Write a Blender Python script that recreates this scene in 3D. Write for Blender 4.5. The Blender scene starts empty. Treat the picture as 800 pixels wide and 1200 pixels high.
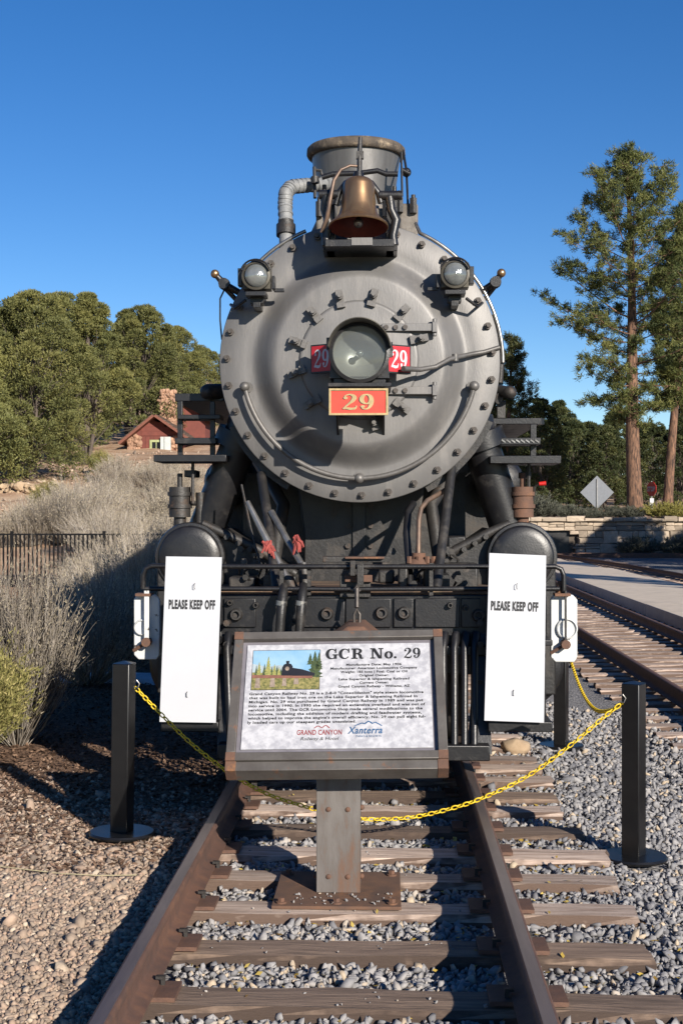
import bpy, math, random
import numpy as np
from mathutils import Vector, Matrix

R = math.radians
random.seed(29)
RNG = np.random.default_rng(29)
SC = bpy.context.scene
COL = SC.collection

# ------------------------------------------------------------------ camera, sky, sun, exposure
CAM_H = 1.70                      # above the rail tops (z = 0)
F_PX = 1600.0                     # focal length in pixels of the 800 x 1200 picture
YAW = math.atan(52.0 / F_PX)      # camera turned slightly to the left of the track
SUN_AZ, SUN_EL = 31.0, 21.0       # sun stands behind the camera, to its right

cam_d = bpy.data.cameras.new('camera')
cam = bpy.data.objects.new('camera', cam_d)
COL.objects.link(cam)
cam.location = (0, 0, CAM_H)
cam.rotation_euler = (R(90), 0, YAW)
cam_d.sensor_fit = 'VERTICAL'
cam_d.sensor_height = 36.0
cam_d.lens = 36.0 * F_PX / 1200.0
cam_d.clip_start = 0.05
cam_d.clip_end = 5000
SC.camera = cam

world = bpy.data.worlds.new('World')
SC.world = world
world.use_nodes = True
wn = world.node_tree
wn.nodes.clear()
sky = wn.nodes.new('ShaderNodeTexSky')
sky.sky_type = 'NISHITA'
sky.sun_disc = False
sky.sun_elevation = R(SUN_EL)
sky.sun_rotation = R(180 - SUN_AZ)
sky.altitude = 2100
sky.air_density = 1.0
sky.dust_density = 0.15
sky.ozone_density = 2.2
bg = wn.nodes.new('ShaderNodeBackground')
bg.inputs['Strength'].default_value = 0.074
wo = wn.nodes.new('ShaderNodeOutputWorld')
hsv = wn.nodes.new('ShaderNodeHueSaturation')      # the dry, clear high-altitude blue
hsv.inputs['Saturation'].default_value = 1.33
hsv.inputs['Hue'].default_value = 0.509
wn.links.new(sky.outputs[0], hsv.inputs['Color'])
wn.links.new(hsv.outputs[0], bg.inputs[0])
wn.links.new(bg.outputs[0], wo.inputs[0])

sun_d = bpy.data.lights.new('sun', 'SUN')
sun_d.energy = 5.0
sun_d.angle = R(0.53)
sun_d.color = (1.0, 0.92, 0.81)
sun = bpy.data.objects.new('sun', sun_d)
COL.objects.link(sun)
sun_dir = Vector((-math.sin(R(SUN_AZ)) * math.cos(R(SUN_EL)), math.cos(R(SUN_AZ)) * math.cos(R(SUN_EL)), -math.sin(R(SUN_EL))))
sun.rotation_euler = sun_dir.to_track_quat('-Z', 'Y').to_euler()
sun.location = (20, -30, 20)

SC.view_settings.view_transform = 'Standard'
SC.view_settings.look = 'None'
SC.view_settings.exposure = 0.75
SC.view_settings.gamma = 1.0
SC.view_settings.use_curve_mapping = False


def P(px, py, d):
    """world point on the plane Y = d that the 800 x 1200 picture shows at (px, py)"""
    u, v = (px - 400.0) / F_PX, (600.0 - py) / F_PX
    c, s = math.cos(YAW), math.sin(YAW)
    dx, dy = c * u - s, s * u + c
    k = d / dy
    return Vector((dx * k, d, CAM_H + v * k))


def S(d):
    return F_PX / d


# ------------------------------------------------------------------ materials
def mat(name, a, b=None, rough=0.6, metal=0.0, scale=8.0, lo=0.35, hi=0.65, bump=0.0, bscale=60.0, c=None, cscale=2.5,
        clo=0.55, chi=0.7, spec=0.5, vary=0.0, rough2=None, stretch=(1, 1, 1), tint=None, coat=0.0, trans=0.0):
    m = bpy.data.materials.new(name)
    m.use_nodes = True
    nt = m.node_tree
    N, L = nt.nodes, nt.links
    bs = N['Principled BSDF']
    bs.inputs['Roughness'].default_value = rough
    bs.inputs['Metallic'].default_value = metal
    bs.inputs['Specular IOR Level'].default_value = spec
    bs.inputs['Coat Weight'].default_value = coat
    if b is None:
        b = tuple(x * 0.72 for x in a)
    tc = N.new('ShaderNodeTexCoord')
    mp = N.new('ShaderNodeMapping')
    mp.inputs['Scale'].default_value = stretch
    L.new(tc.outputs['Object'], mp.inputs[0])
    if vary:
        oi = N.new('ShaderNodeObjectInfo')
        ad = N.new('ShaderNodeVectorMath'); ad.operation = 'MULTIPLY_ADD'
        L.new(oi.outputs['Random'], ad.inputs[0])
        ad.inputs[1].default_value = (37, 11, 23)
        L.new(mp.outputs[0], ad.inputs[2])
        vec = ad.outputs[0]
    else:
        vec = mp.outputs[0]

    def noise(sc, det=6, ro=0.6):
        n = N.new('ShaderNodeTexNoise')
        n.inputs['Scale'].default_value = sc
        n.inputs['Detail'].default_value = det
        n.inputs['Roughness'].default_value = ro
        L.new(vec, n.inputs['Vector'])
        return n

    def ramp(src, l, h):
        r = N.new('ShaderNodeMapRange')
        r.inputs[1].default_value, r.inputs[2].default_value = l, h
        L.new(src, r.inputs[0])
        return r.outputs[0]

    def mix(f, x, y):
        k = N.new('ShaderNodeMix'); k.data_type = 'RGBA'
        L.new(f, k.inputs[0])
        for v, i in ((x, 6), (y, 7)):
            if isinstance(v, tuple):
                k.inputs[i].default_value = (*v, 1)
            else:
                L.new(v, k.inputs[i])
        return k.outputs[2]
    f1 = ramp(noise(scale).outputs[0], lo, hi)
    col = mix(f1, a, b)
    if tint:                                       # per-piece attribute that picks among colours
        at = N.new('ShaderNodeAttribute'); at.attribute_name = 'tint'
        cr = N.new('ShaderNodeValToRGB')
        els = cr.color_ramp.elements
        for i, t in enumerate(tint):
            e = els[i] if i < 2 else els.new(1.0)
            e.position = i / (len(tint) - 1)
            e.color = (*t, 1)
        L.new(at.outputs['Fac'], cr.inputs[0])
        col = mix(ramp(noise(scale).outputs[0], lo, hi), cr.outputs[0], cr.outputs[0])
        mu = N.new('ShaderNodeMix'); mu.data_type = 'RGBA'; mu.blend_type = 'MULTIPLY'
        mu.inputs[0].default_value = 1.0
        L.new(cr.outputs[0], mu.inputs[6])
        col2 = mix(f1, (1.0, 1.0, 1.0), (0.72, 0.72, 0.72))
        L.new(col2, mu.inputs[7])
        col = mu.outputs[2]
    if c is not None:
        f2 = ramp(noise(cscale, 8, 0.7).outputs[0], clo, chi)
        col = mix(f2, col, c)
        if rough2 is not None:
            rr = N.new('ShaderNodeMapRange')
            rr.inputs[3].default_value, rr.inputs[4].default_value = rough, rough2
            L.new(f2, rr.inputs[0])
            L.new(rr.outputs[0], bs.inputs['Roughness'])
    if vary:
        hs = N.new('ShaderNodeHueSaturation')
        vr = N.new('ShaderNodeMapRange')
        vr.inputs[3].default_value, vr.inputs[4].default_value = 1 - vary, 1 + vary
        L.new(oi.outputs['Random'], vr.inputs[0])
        L.new(vr.outputs[0], hs.inputs['Value'])
        L.new(col, hs.inputs['Color'])
        col = hs.outputs[0]
    L.new(col, bs.inputs['Base Color'])
    if bump:
        bp = N.new('ShaderNodeBump')
        bp.inputs['Strength'].default_value = bump
        bp.inputs['Distance'].default_value = 0.01
        L.new(noise(bscale, 8, 0.65).outputs[0], bp.inputs['Height'])
        L.new(bp.outputs[0], bs.inputs['Normal'])
    return m


def leaf_mat(name, tints, rough=0.6, trans=0.25, vary=0.15):
    m = bpy.data.materials.new(name)
    m.use_nodes = True
    nt = m.node_tree
    N, L = nt.nodes, nt.links
    N.clear()
    out = N.new('ShaderNodeOutputMaterial')
    at = N.new('ShaderNodeAttribute'); at.attribute_name = 'tint'
    cr = N.new('ShaderNodeValToRGB')
    els = cr.color_ramp.elements
    for i, t in enumerate(tints):
        e = els[i] if i < 2 else els.new(1.0)
        e.position = i / (len(tints) - 1)
        e.color = (*t, 1)
    L.new(at.outputs['Fac'], cr.inputs[0])
    oi = N.new('ShaderNodeObjectInfo')
    hs = N.new('ShaderNodeHueSaturation')
    vr = N.new('ShaderNodeMapRange')
    vr.inputs[3].default_value, vr.inputs[4].default_value = 1 - vary, 1 + vary
    L.new(oi.outputs['Random'], vr.inputs[0]); L.new(vr.outputs[0], hs.inputs['Value'])
    L.new(cr.outputs[0], hs.inputs['Color'])
    d = N.new('ShaderNodeBsdfPrincipled')
    d.inputs['Roughness'].default_value = rough
    d.inputs['Specular IOR Level'].default_value = 0.25
    t = N.new('ShaderNodeBsdfTranslucent')
    mx = N.new('ShaderNodeMixShader'); mx.inputs[0].default_value = trans
    L.new(hs.outputs[0], d.inputs['Base Color']); L.new(hs.outputs[0], t.inputs['Color'])
    L.new(d.outputs[0], mx.inputs[1]); L.new(t.outputs[0], mx.inputs[2])
    L.new(mx.outputs[0], out.inputs[0])
    return m


def tie_mat(name, top, top2, side, vary):
    m = mat(name, top, top2, rough=0.9, scale=5, bump=0.9, bscale=14, stretch=(0.55, 7, 7), c=tuple(x * .55 for x in top2), cscale=2.2, clo=0.52, chi=0.70, vary=vary)
    N, L = m.node_tree.nodes, m.node_tree.links
    bs = N['Principled BSDF']
    old = bs.inputs['Base Color'].links[0].from_socket
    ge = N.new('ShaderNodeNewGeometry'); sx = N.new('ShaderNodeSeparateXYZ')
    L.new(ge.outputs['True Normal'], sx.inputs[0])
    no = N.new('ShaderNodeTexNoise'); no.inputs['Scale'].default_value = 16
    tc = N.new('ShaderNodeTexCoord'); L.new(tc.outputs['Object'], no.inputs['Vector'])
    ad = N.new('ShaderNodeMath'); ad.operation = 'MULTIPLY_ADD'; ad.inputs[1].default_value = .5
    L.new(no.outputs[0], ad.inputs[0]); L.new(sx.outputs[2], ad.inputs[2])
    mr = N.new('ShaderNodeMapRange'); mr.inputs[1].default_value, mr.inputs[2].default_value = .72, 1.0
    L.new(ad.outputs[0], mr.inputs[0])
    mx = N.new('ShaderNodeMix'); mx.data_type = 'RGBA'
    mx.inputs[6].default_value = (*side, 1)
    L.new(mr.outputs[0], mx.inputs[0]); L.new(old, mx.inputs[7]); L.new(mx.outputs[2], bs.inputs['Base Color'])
    return m


M = {}
M['smokebox'] = mat('graphite_paint', (0.165, 0.160, 0.156), (0.132, 0.128, 0.125), rough=0.50, metal=0.28, scale=5, bump=0.14, bscale=90, spec=0.4,
                    c=(0.205, 0.194, 0.184), cscale=9, clo=0.52, chi=0.8, rough2=0.6, stretch=(1, 1, 0.25))
M['black'] = mat('black_engine_paint', (0.007, 0.007, 0.0085), (0.012, 0.0115, 0.012), rough=0.38, scale=14, bump=0.15, bscale=70,
                 c=(0.034, 0.03, 0.027), cscale=7, clo=0.56, chi=0.78, rough2=0.7)
M['dusty'] = mat('dusty_black_iron', (0.0095, 0.009, 0.009), (0.016, 0.015, 0.0145), rough=0.45, scale=9, bump=0.25, bscale=50,
                 c=(0.055, 0.046, 0.038), cscale=5, clo=0.5, chi=0.75, rough2=0.85)
M['grease'] = mat('greasy_dark_iron', (0.030, 0.027, 0.025), (0.014, 0.013, 0.012), rough=0.5, scale=12, bump=0.3, bscale=60,
                  c=(0.10, 0.06, 0.038), cscale=6, clo=0.55, chi=0.75, rough2=0.9)
M['steel'] = mat('bare_steel', (0.33, 0.32, 0.30), (0.16, 0.15, 0.14), rough=0.35, metal=0.8, scale=10)
M['bolt'] = mat('oiled_bolt', (0.10, 0.085, 0.075), (0.05, 0.045, 0.04), rough=0.45, metal=0.5, scale=40)
M['rust'] = mat('rusty_steel', (0.13, 0.065, 0.04), (0.09, 0.05, 0.035), rough=0.85, scale=16, bump=0.3, bscale=90,
                c=(0.24, 0.11, 0.045), cscale=9, clo=0.55, chi=0.7)
M['rail'] = mat('weathered_rail', (0.115, 0.06, 0.042), (0.075, 0.045, 0.036), rough=0.7, scale=9, bump=0.25, bscale=80,
                c=(0.17, 0.085, 0.05), cscale=5, clo=0.5, chi=0.75, spec=0.4)
M['rail_top'] = mat('dull_rail_top', (0.15, 0.115, 0.10), (0.10, 0.075, 0.066), rough=0.42, metal=0.35, scale=20, stretch=(1, 0.1, 1), bump=0.1)
M['white_sign'] = mat('white_sign_board', (0.445, 0.455, 0.48), (0.43, 0.44, 0.468), rough=0.5, scale=4)
M['sign_back'] = mat('grey_board', (0.25, 0.25, 0.25), rough=0.6)
M['ink'] = mat('black_print', (0.012, 0.012, 0.013), (0.018, 0.018, 0.02), rough=0.5)
M['white_paint'] = mat('chipped_white_paint', (0.55, 0.56, 0.55), (0.48, 0.49, 0.48), rough=0.5, scale=6, c=(0.06, 0.05, 0.045), cscale=20,
                       clo=0.62, chi=0.65, rough2=0.8, bump=0.1)
M['red_plate'] = mat('red_number_plate', (0.62, 0.055, 0.03), (0.52, 0.045, 0.028), rough=0.4, scale=12)
M['red_board'] = mat('red_number_board', (0.48, 0.02, 0.03), (0.40, 0.018, 0.026), rough=0.4, scale=12)
M['gold'] = mat('gold_paint', (0.46, 0.35, 0.17), (0.35, 0.26, 0.13), rough=0.4, metal=0.35, scale=30)
M['brass'] = mat('tarnished_bronze', (0.40, 0.255, 0.135), (0.30, 0.18, 0.10), rough=0.33, metal=0.85, scale=7, c=(0.22, 0.14, 0.09), cscale=9, rough2=0.5, stretch=(3, 3, 0.6))
M['bell_red'] = mat('red_oxide_inside', (0.17, 0.03, 0.02), (0.11, 0.022, 0.017), rough=0.6, scale=14)
M['lens'] = mat('lens_glass', (0.20, 0.21, 0.205), (0.13, 0.14, 0.135), rough=0.10, metal=0.3, scale=9, spec=0.8, coat=0.8, bump=0.25, bscale=30)
M['reflector'] = mat('lamp_reflector', (0.36, 0.36, 0.335), (0.30, 0.30, 0.28), rough=0.3, metal=0.5, scale=5)
M['fitting'] = mat('dark_grey_fitting', (0.135, 0.128, 0.122), (0.09, 0.085, 0.08), rough=0.5, metal=0.35, scale=12, bump=0.15)
M['copper'] = mat('weathered_copper_pipe', (0.20, 0.13, 0.09), (0.11, 0.08, 0.065), rough=0.5, metal=0.5, scale=18)
M['lagging'] = mat('silver_lagging', (0.22, 0.225, 0.225), (0.15, 0.153, 0.155), rough=0.6, metal=0.2, scale=20, bump=0.6, bscale=40)
M['stack'] = mat('stack_paint', (0.15, 0.147, 0.145), (0.105, 0.102, 0.10), rough=0.42, metal=0.45, scale=6, stretch=(2, 2, 0.4), bump=0.1)
M['stack_rim'] = mat('scorched_rim', (0.10, 0.078, 0.058), (0.045, 0.037, 0.03), rough=0.85, scale=13, bump=0.8, bscale=30, c=(0.30, 0.235, 0.16), cscale=11, clo=0.53, chi=0.68)
M['dirty_grey'] = mat('dirty_grey_iron', (0.17, 0.152, 0.132), (0.10, 0.086, 0.072), rough=0.75, scale=11, bump=0.4, bscale=40, c=(0.05, 0.042, 0.036), cscale=7)
M['frame_steel'] = mat('weathered_sign_steel', (0.125, 0.115, 0.105), (0.085, 0.075, 0.068), rough=0.55, metal=0.35, scale=7, bump=0.15,
                       c=(0.21, 0.085, 0.035), cscale=6, clo=0.58, chi=0.7, rough2=0.85)
M['post_steel'] = mat('rust_streaked_steel', (0.16, 0.145, 0.135), (0.10, 0.085, 0.075), rough=0.55, metal=0.35, scale=5, stretch=(2.5, 2.5, 0.6), bump=0.12,
                      c=(0.18, 0.085, 0.045), cscale=5, clo=0.5, chi=0.75, rough2=0.85)
M['plate_rust'] = mat('rusted_base_plate', (0.13, 0.068, 0.04), (0.085, 0.05, 0.035), rough=0.85, scale=7, bump=0.25, c=(0.20, 0.095, 0.045), cscale=5)
M['panel'] = mat('mottled_grey_panel', (0.44, 0.44, 0.46), (0.31, 0.31, 0.335), rough=0.35, scale=26, lo=0.4, hi=0.6, spec=0.4)
M['panel_edge'] = mat('panel_edge', (0.16, 0.15, 0.17), rough=0.4)
M['post_black'] = mat('black_post_paint', (0.006, 0.006, 0.0065), (0.009, 0.009, 0.0095), rough=0.3, scale=12, c=(0.03, 0.028, 0.026), cscale=14, clo=0.66, chi=0.75, rough2=0.6)
M['chain'] = mat('yellow_plastic', (0.66, 0.47, 0.015), (0.56, 0.38, 0.012), rough=0.45, scale=20)
M['string'] = mat('pale_wire', (0.42, 0.36, 0.22), rough=0.7)
M['rag'] = mat('red_rag', (0.30, 0.055, 0.045), (0.20, 0.04, 0.035), rough=0.9, scale=30)
M['concrete'] = mat('concrete', (0.56, 0.475, 0.375), (0.48, 0.405, 0.32), rough=0.85, scale=3, bump=0.3, bscale=40, c=(0.36, 0.31, 0.255), cscale=0.8)
M['fence'] = mat('black_fence', (0.005, 0.005, 0.006), rough=0.7, spec=0.2)
M['bark'] = mat('pine_bark', (0.23, 0.125, 0.075), (0.085, 0.048, 0.032), rough=0.95, scale=4, stretch=(3, 3, 0.5), bump=1.0, bscale=9,
                c=(0.035, 0.022, 0.017), cscale=5, clo=0.48, chi=0.60)
M['grey_bark'] = mat('juniper_bark', (0.12, 0.095, 0.078), (0.055, 0.043, 0.034), rough=0.95, scale=6, stretch=(3, 3, 0.5), bump=0.8, bscale=12)
M['needles'] = leaf_mat('pine_needles', [(0.050, 0.068, 0.026), (0.108, 0.122, 0.038), (0.185, 0.178, 0.055)], trans=0.22)
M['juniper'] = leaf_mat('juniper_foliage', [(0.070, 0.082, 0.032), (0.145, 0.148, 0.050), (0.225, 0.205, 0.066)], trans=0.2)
M['thin_glass'] = None
M['darkleaf'] = leaf_mat('dark_forest_foliage', [(0.022, 0.032, 0.014), (0.055, 0.068, 0.024), (0.125, 0.122, 0.042)], trans=0.18)
M['sage_stem'] = leaf_mat('dry_brush_stems', [(0.20, 0.165, 0.13), (0.34, 0.295, 0.245), (0.50, 0.45, 0.39)], trans=0.05, rough=0.85, vary=0.32)
M['sage_tip'] = leaf_mat('dry_brush_tips', [(0.26, 0.215, 0.15), (0.38, 0.325, 0.235), (0.50, 0.44, 0.32)], trans=0.2, rough=0.85, vary=0.32)
M['green_brush'] = leaf_mat('green_brush', [(0.13, 0.13, 0.04), (0.25, 0.23, 0.075), (0.44, 0.37, 0.16)], trans=0.25, rough=0.75)
M['grey_brush'] = leaf_mat('grey_green_brush', [(0.07, 0.075, 0.055), (0.12, 0.125, 0.095), (0.18, 0.18, 0.14)], trans=0.2, rough=0.8)
M['yellow_brush'] = leaf_mat('yellow_brush', [(0.14, 0.15, 0.03), (0.30, 0.27, 0.07), (0.48, 0.42, 0.17)], trans=0.25, rough=0.75)
M['stone_grey'] = mat('crushed_rock', (0.2, 0.2, 0.2), rough=0.85, scale=30, bump=0.35, bscale=60,
                      tint=[(0.11, 0.11, 0.122), (0.19, 0.187, 0.195), (0.27, 0.262, 0.262), (0.37, 0.35, 0.335), (0.45, 0.36, 0.26)])
M['stone_tan'] = mat('tan_pebbles', (0.2, 0.2, 0.2), rough=0.88, scale=30, bump=0.35, bscale=60,
                     tint=[(0.155, 0.12, 0.095), (0.26, 0.20, 0.155), (0.335, 0.255, 0.19), (0.37, 0.255, 0.185), (0.50, 0.41, 0.31)])
M['litter'] = leaf_mat('fallen_leaves', [(0.18, 0.10, 0.03), (0.42, 0.30, 0.06), (0.55, 0.42, 0.12)], trans=0.1)
M['chips'] = leaf_mat('bark_mulch', [(0.06, 0.035, 0.022), (0.12, 0.072, 0.047), (0.21, 0.135, 0.09)], trans=0.0, rough=0.9)
M['wall_stone'] = mat('limestone_block', (0.35, 0.285, 0.215), (0.25, 0.20, 0.15), rough=0.9, scale=5, bump=0.6, bscale=14, vary=0.38)
M['mortar'] = mat('dark_mortar', (0.10, 0.08, 0.062), rough=0.95, scale=8, bump=0.4)
M['red_rock'] = mat('pale_red_rock', (0.38, 0.23, 0.15), (0.26, 0.15, 0.098), rough=0.9, scale=6, bump=0.6, bscale=14, vary=0.3)
M['tan_rock'] = mat('tan_rock', (0.42, 0.31, 0.20), (0.30, 0.21, 0.13), rough=0.9, scale=8, bump=0.6, bscale=18, vary=0.2)
M['red_siding'] = mat('barn_red_boards', (0.145, 0.036, 0.024), (0.11, 0.028, 0.02), rough=0.75, scale=5, vary=0.12)
M['roof'] = mat('brown_shingles', (0.13, 0.085, 0.06), (0.085, 0.055, 0.042), rough=0.9, scale=9, vary=0.2)
M['fascia'] = mat('red_brown_fascia', (0.17, 0.06, 0.035), (0.13, 0.045, 0.03), rough=0.75)
M['window_green'] = mat('pale_green_frame', (0.33, 0.36, 0.17), rough=0.6)
M['shutter'] = mat('pale_grey_shutter', (0.45, 0.48, 0.47), (0.38, 0.41, 0.40), rough=0.6)
M['dark_glass'] = mat('dark_window_glass', (0.02, 0.022, 0.025), rough=0.06, spec=0.7)
M['alu'] = mat('aluminium_sign_back', (0.15, 0.16, 0.18), (0.13, 0.14, 0.155), rough=0.5, metal=0.3)  # colour darkened to carry the shade the sign stands in
M['sign_red'] = mat('sign_red', (0.50, 0.02, 0.02), rough=0.45)
M['galv'] = mat('galvanised_post', (0.24, 0.24, 0.24), rough=0.5, metal=0.5)
M['snow'] = mat('old_snow', (0.72, 0.75, 0.80), (0.60, 0.62, 0.66), rough=0.7, scale=9, bump=0.4)
M['deck'] = mat('rusty_deck', (0.15, 0.09, 0.055), (0.07, 0.05, 0.04), rough=0.85, scale=7, bump=0.3, c=(0.24, 0.17, 0.10), cscale=4)
M['lamp_housing'] = mat('olive_lamp_housing', (0.07, 0.062, 0.045), (0.035, 0.032, 0.028), rough=0.5, metal=0.3, scale=16)
M['red_cap'] = mat('red_valve_cap', (0.45, 0.015, 0.012), rough=0.4)
M['p_leaf'] = mat('print_leaf', (0.15, 0.17, 0.05), (0.32, 0.29, 0.10), rough=0.4, scale=120)
M['p_pier'] = mat('print_pier', (0.30, 0.24, 0.19), (0.18, 0.14, 0.11), rough=0.4, scale=60)
M['p_sky'] = mat('print_sky', (0.17, 0.32, 0.46), (0.24, 0.38, 0.48), rough=0.4, scale=8)
M['p_green'] = mat('print_green', (0.08, 0.09, 0.03), (0.27, 0.23, 0.09), rough=0.4, scale=70)
M['p_dark'] = mat('print_dark_green', (0.025, 0.045, 0.025), (0.08, 0.10, 0.04), rough=0.4, scale=90)
M['p_black'] = mat('print_black', (0.02, 0.02, 0.025), rough=0.4)
M['p_brick'] = mat('print_brown', (0.22, 0.10, 0.07), (0.14, 0.07, 0.05), rough=0.4, scale=30)
M['p_smoke'] = mat('print_cloud', (0.36, 0.43, 0.46), rough=0.4)
M['ink_red'] = mat('red_print', (0.25, 0.03, 0.03), rough=0.4)
M['ink_blue'] = mat('blue_print', (0.03, 0.10, 0.22), rough=0.4)


def thin_glass():
    m = bpy.data.materials.new('thin_glass')
    m.use_nodes = True
    N, L = m.node_tree.nodes, m.node_tree.links
    N.clear()
    out = N.new('ShaderNodeOutputMaterial'); t = N.new('ShaderNodeBsdfTransparent'); gl = N.new('ShaderNodeBsdfGlossy'); d = N.new('ShaderNodeBsdfDiffuse')
    t.inputs[0].default_value = (.86, .90, .88, 1); gl.inputs['Roughness'].default_value = .04
    d.inputs[0].default_value = (.20, .215, .21, 1)
    f = N.new('ShaderNodeFresnel'); f.inputs[0].default_value = 1.5
    m1 = N.new('ShaderNodeMixShader'); m2 = N.new('ShaderNodeMixShader'); m2.inputs[0].default_value = .30
    L.new(f.outputs[0], m1.inputs[0]); L.new(t.outputs[0], m1.inputs[1]); L.new(gl.outputs[0], m1.inputs[2])
    L.new(m1.outputs[0], m2.inputs[1]); L.new(d.outputs[0], m2.inputs[2]); L.new(m2.outputs[0], out.inputs[0])
    return m


M['thin_glass'] = thin_glass()


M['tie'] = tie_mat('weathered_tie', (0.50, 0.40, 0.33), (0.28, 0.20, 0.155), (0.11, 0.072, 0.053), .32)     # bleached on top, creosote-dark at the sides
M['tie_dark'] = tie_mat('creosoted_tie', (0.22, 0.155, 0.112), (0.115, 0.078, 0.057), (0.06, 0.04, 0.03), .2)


# ------------------------------------------------------------------ mesh building
WORLD_LOC = {}


def tag(o, label=None, cat=None, group=None, kind=None):
    if label: o['label'] = label
    if cat: o['category'] = cat
    if group: o['group'] = group
    if kind: o['kind'] = kind
    return o


def empty(name, loc, label=None, cat=None, group=None, rz=0.0, kind=None):
    o = bpy.data.objects.new(name, None)
    COL.objects.link(o)
    o.location = loc
    o.rotation_euler = (0, 0, rz)
    o.empty_display_size = 0.1
    WORLD_LOC[o.name] = Vector(loc)
    return tag(o, label, cat, group, kind)


def link(name, me, parent=None, loc=(0, 0, 0)):
    o = bpy.data.objects.new(name, me)
    COL.objects.link(o)
    o.parent = parent
    o.location = loc
    return o


def frame_of(d):
    d = Vector(d).normalized()
    a = Vector((0, 0, 1)) if abs(d.z) < 0.9 else Vector((1, 0, 0))
    u = d.cross(a).normalized()
    return u, d.cross(u).normalized(), d


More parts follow.
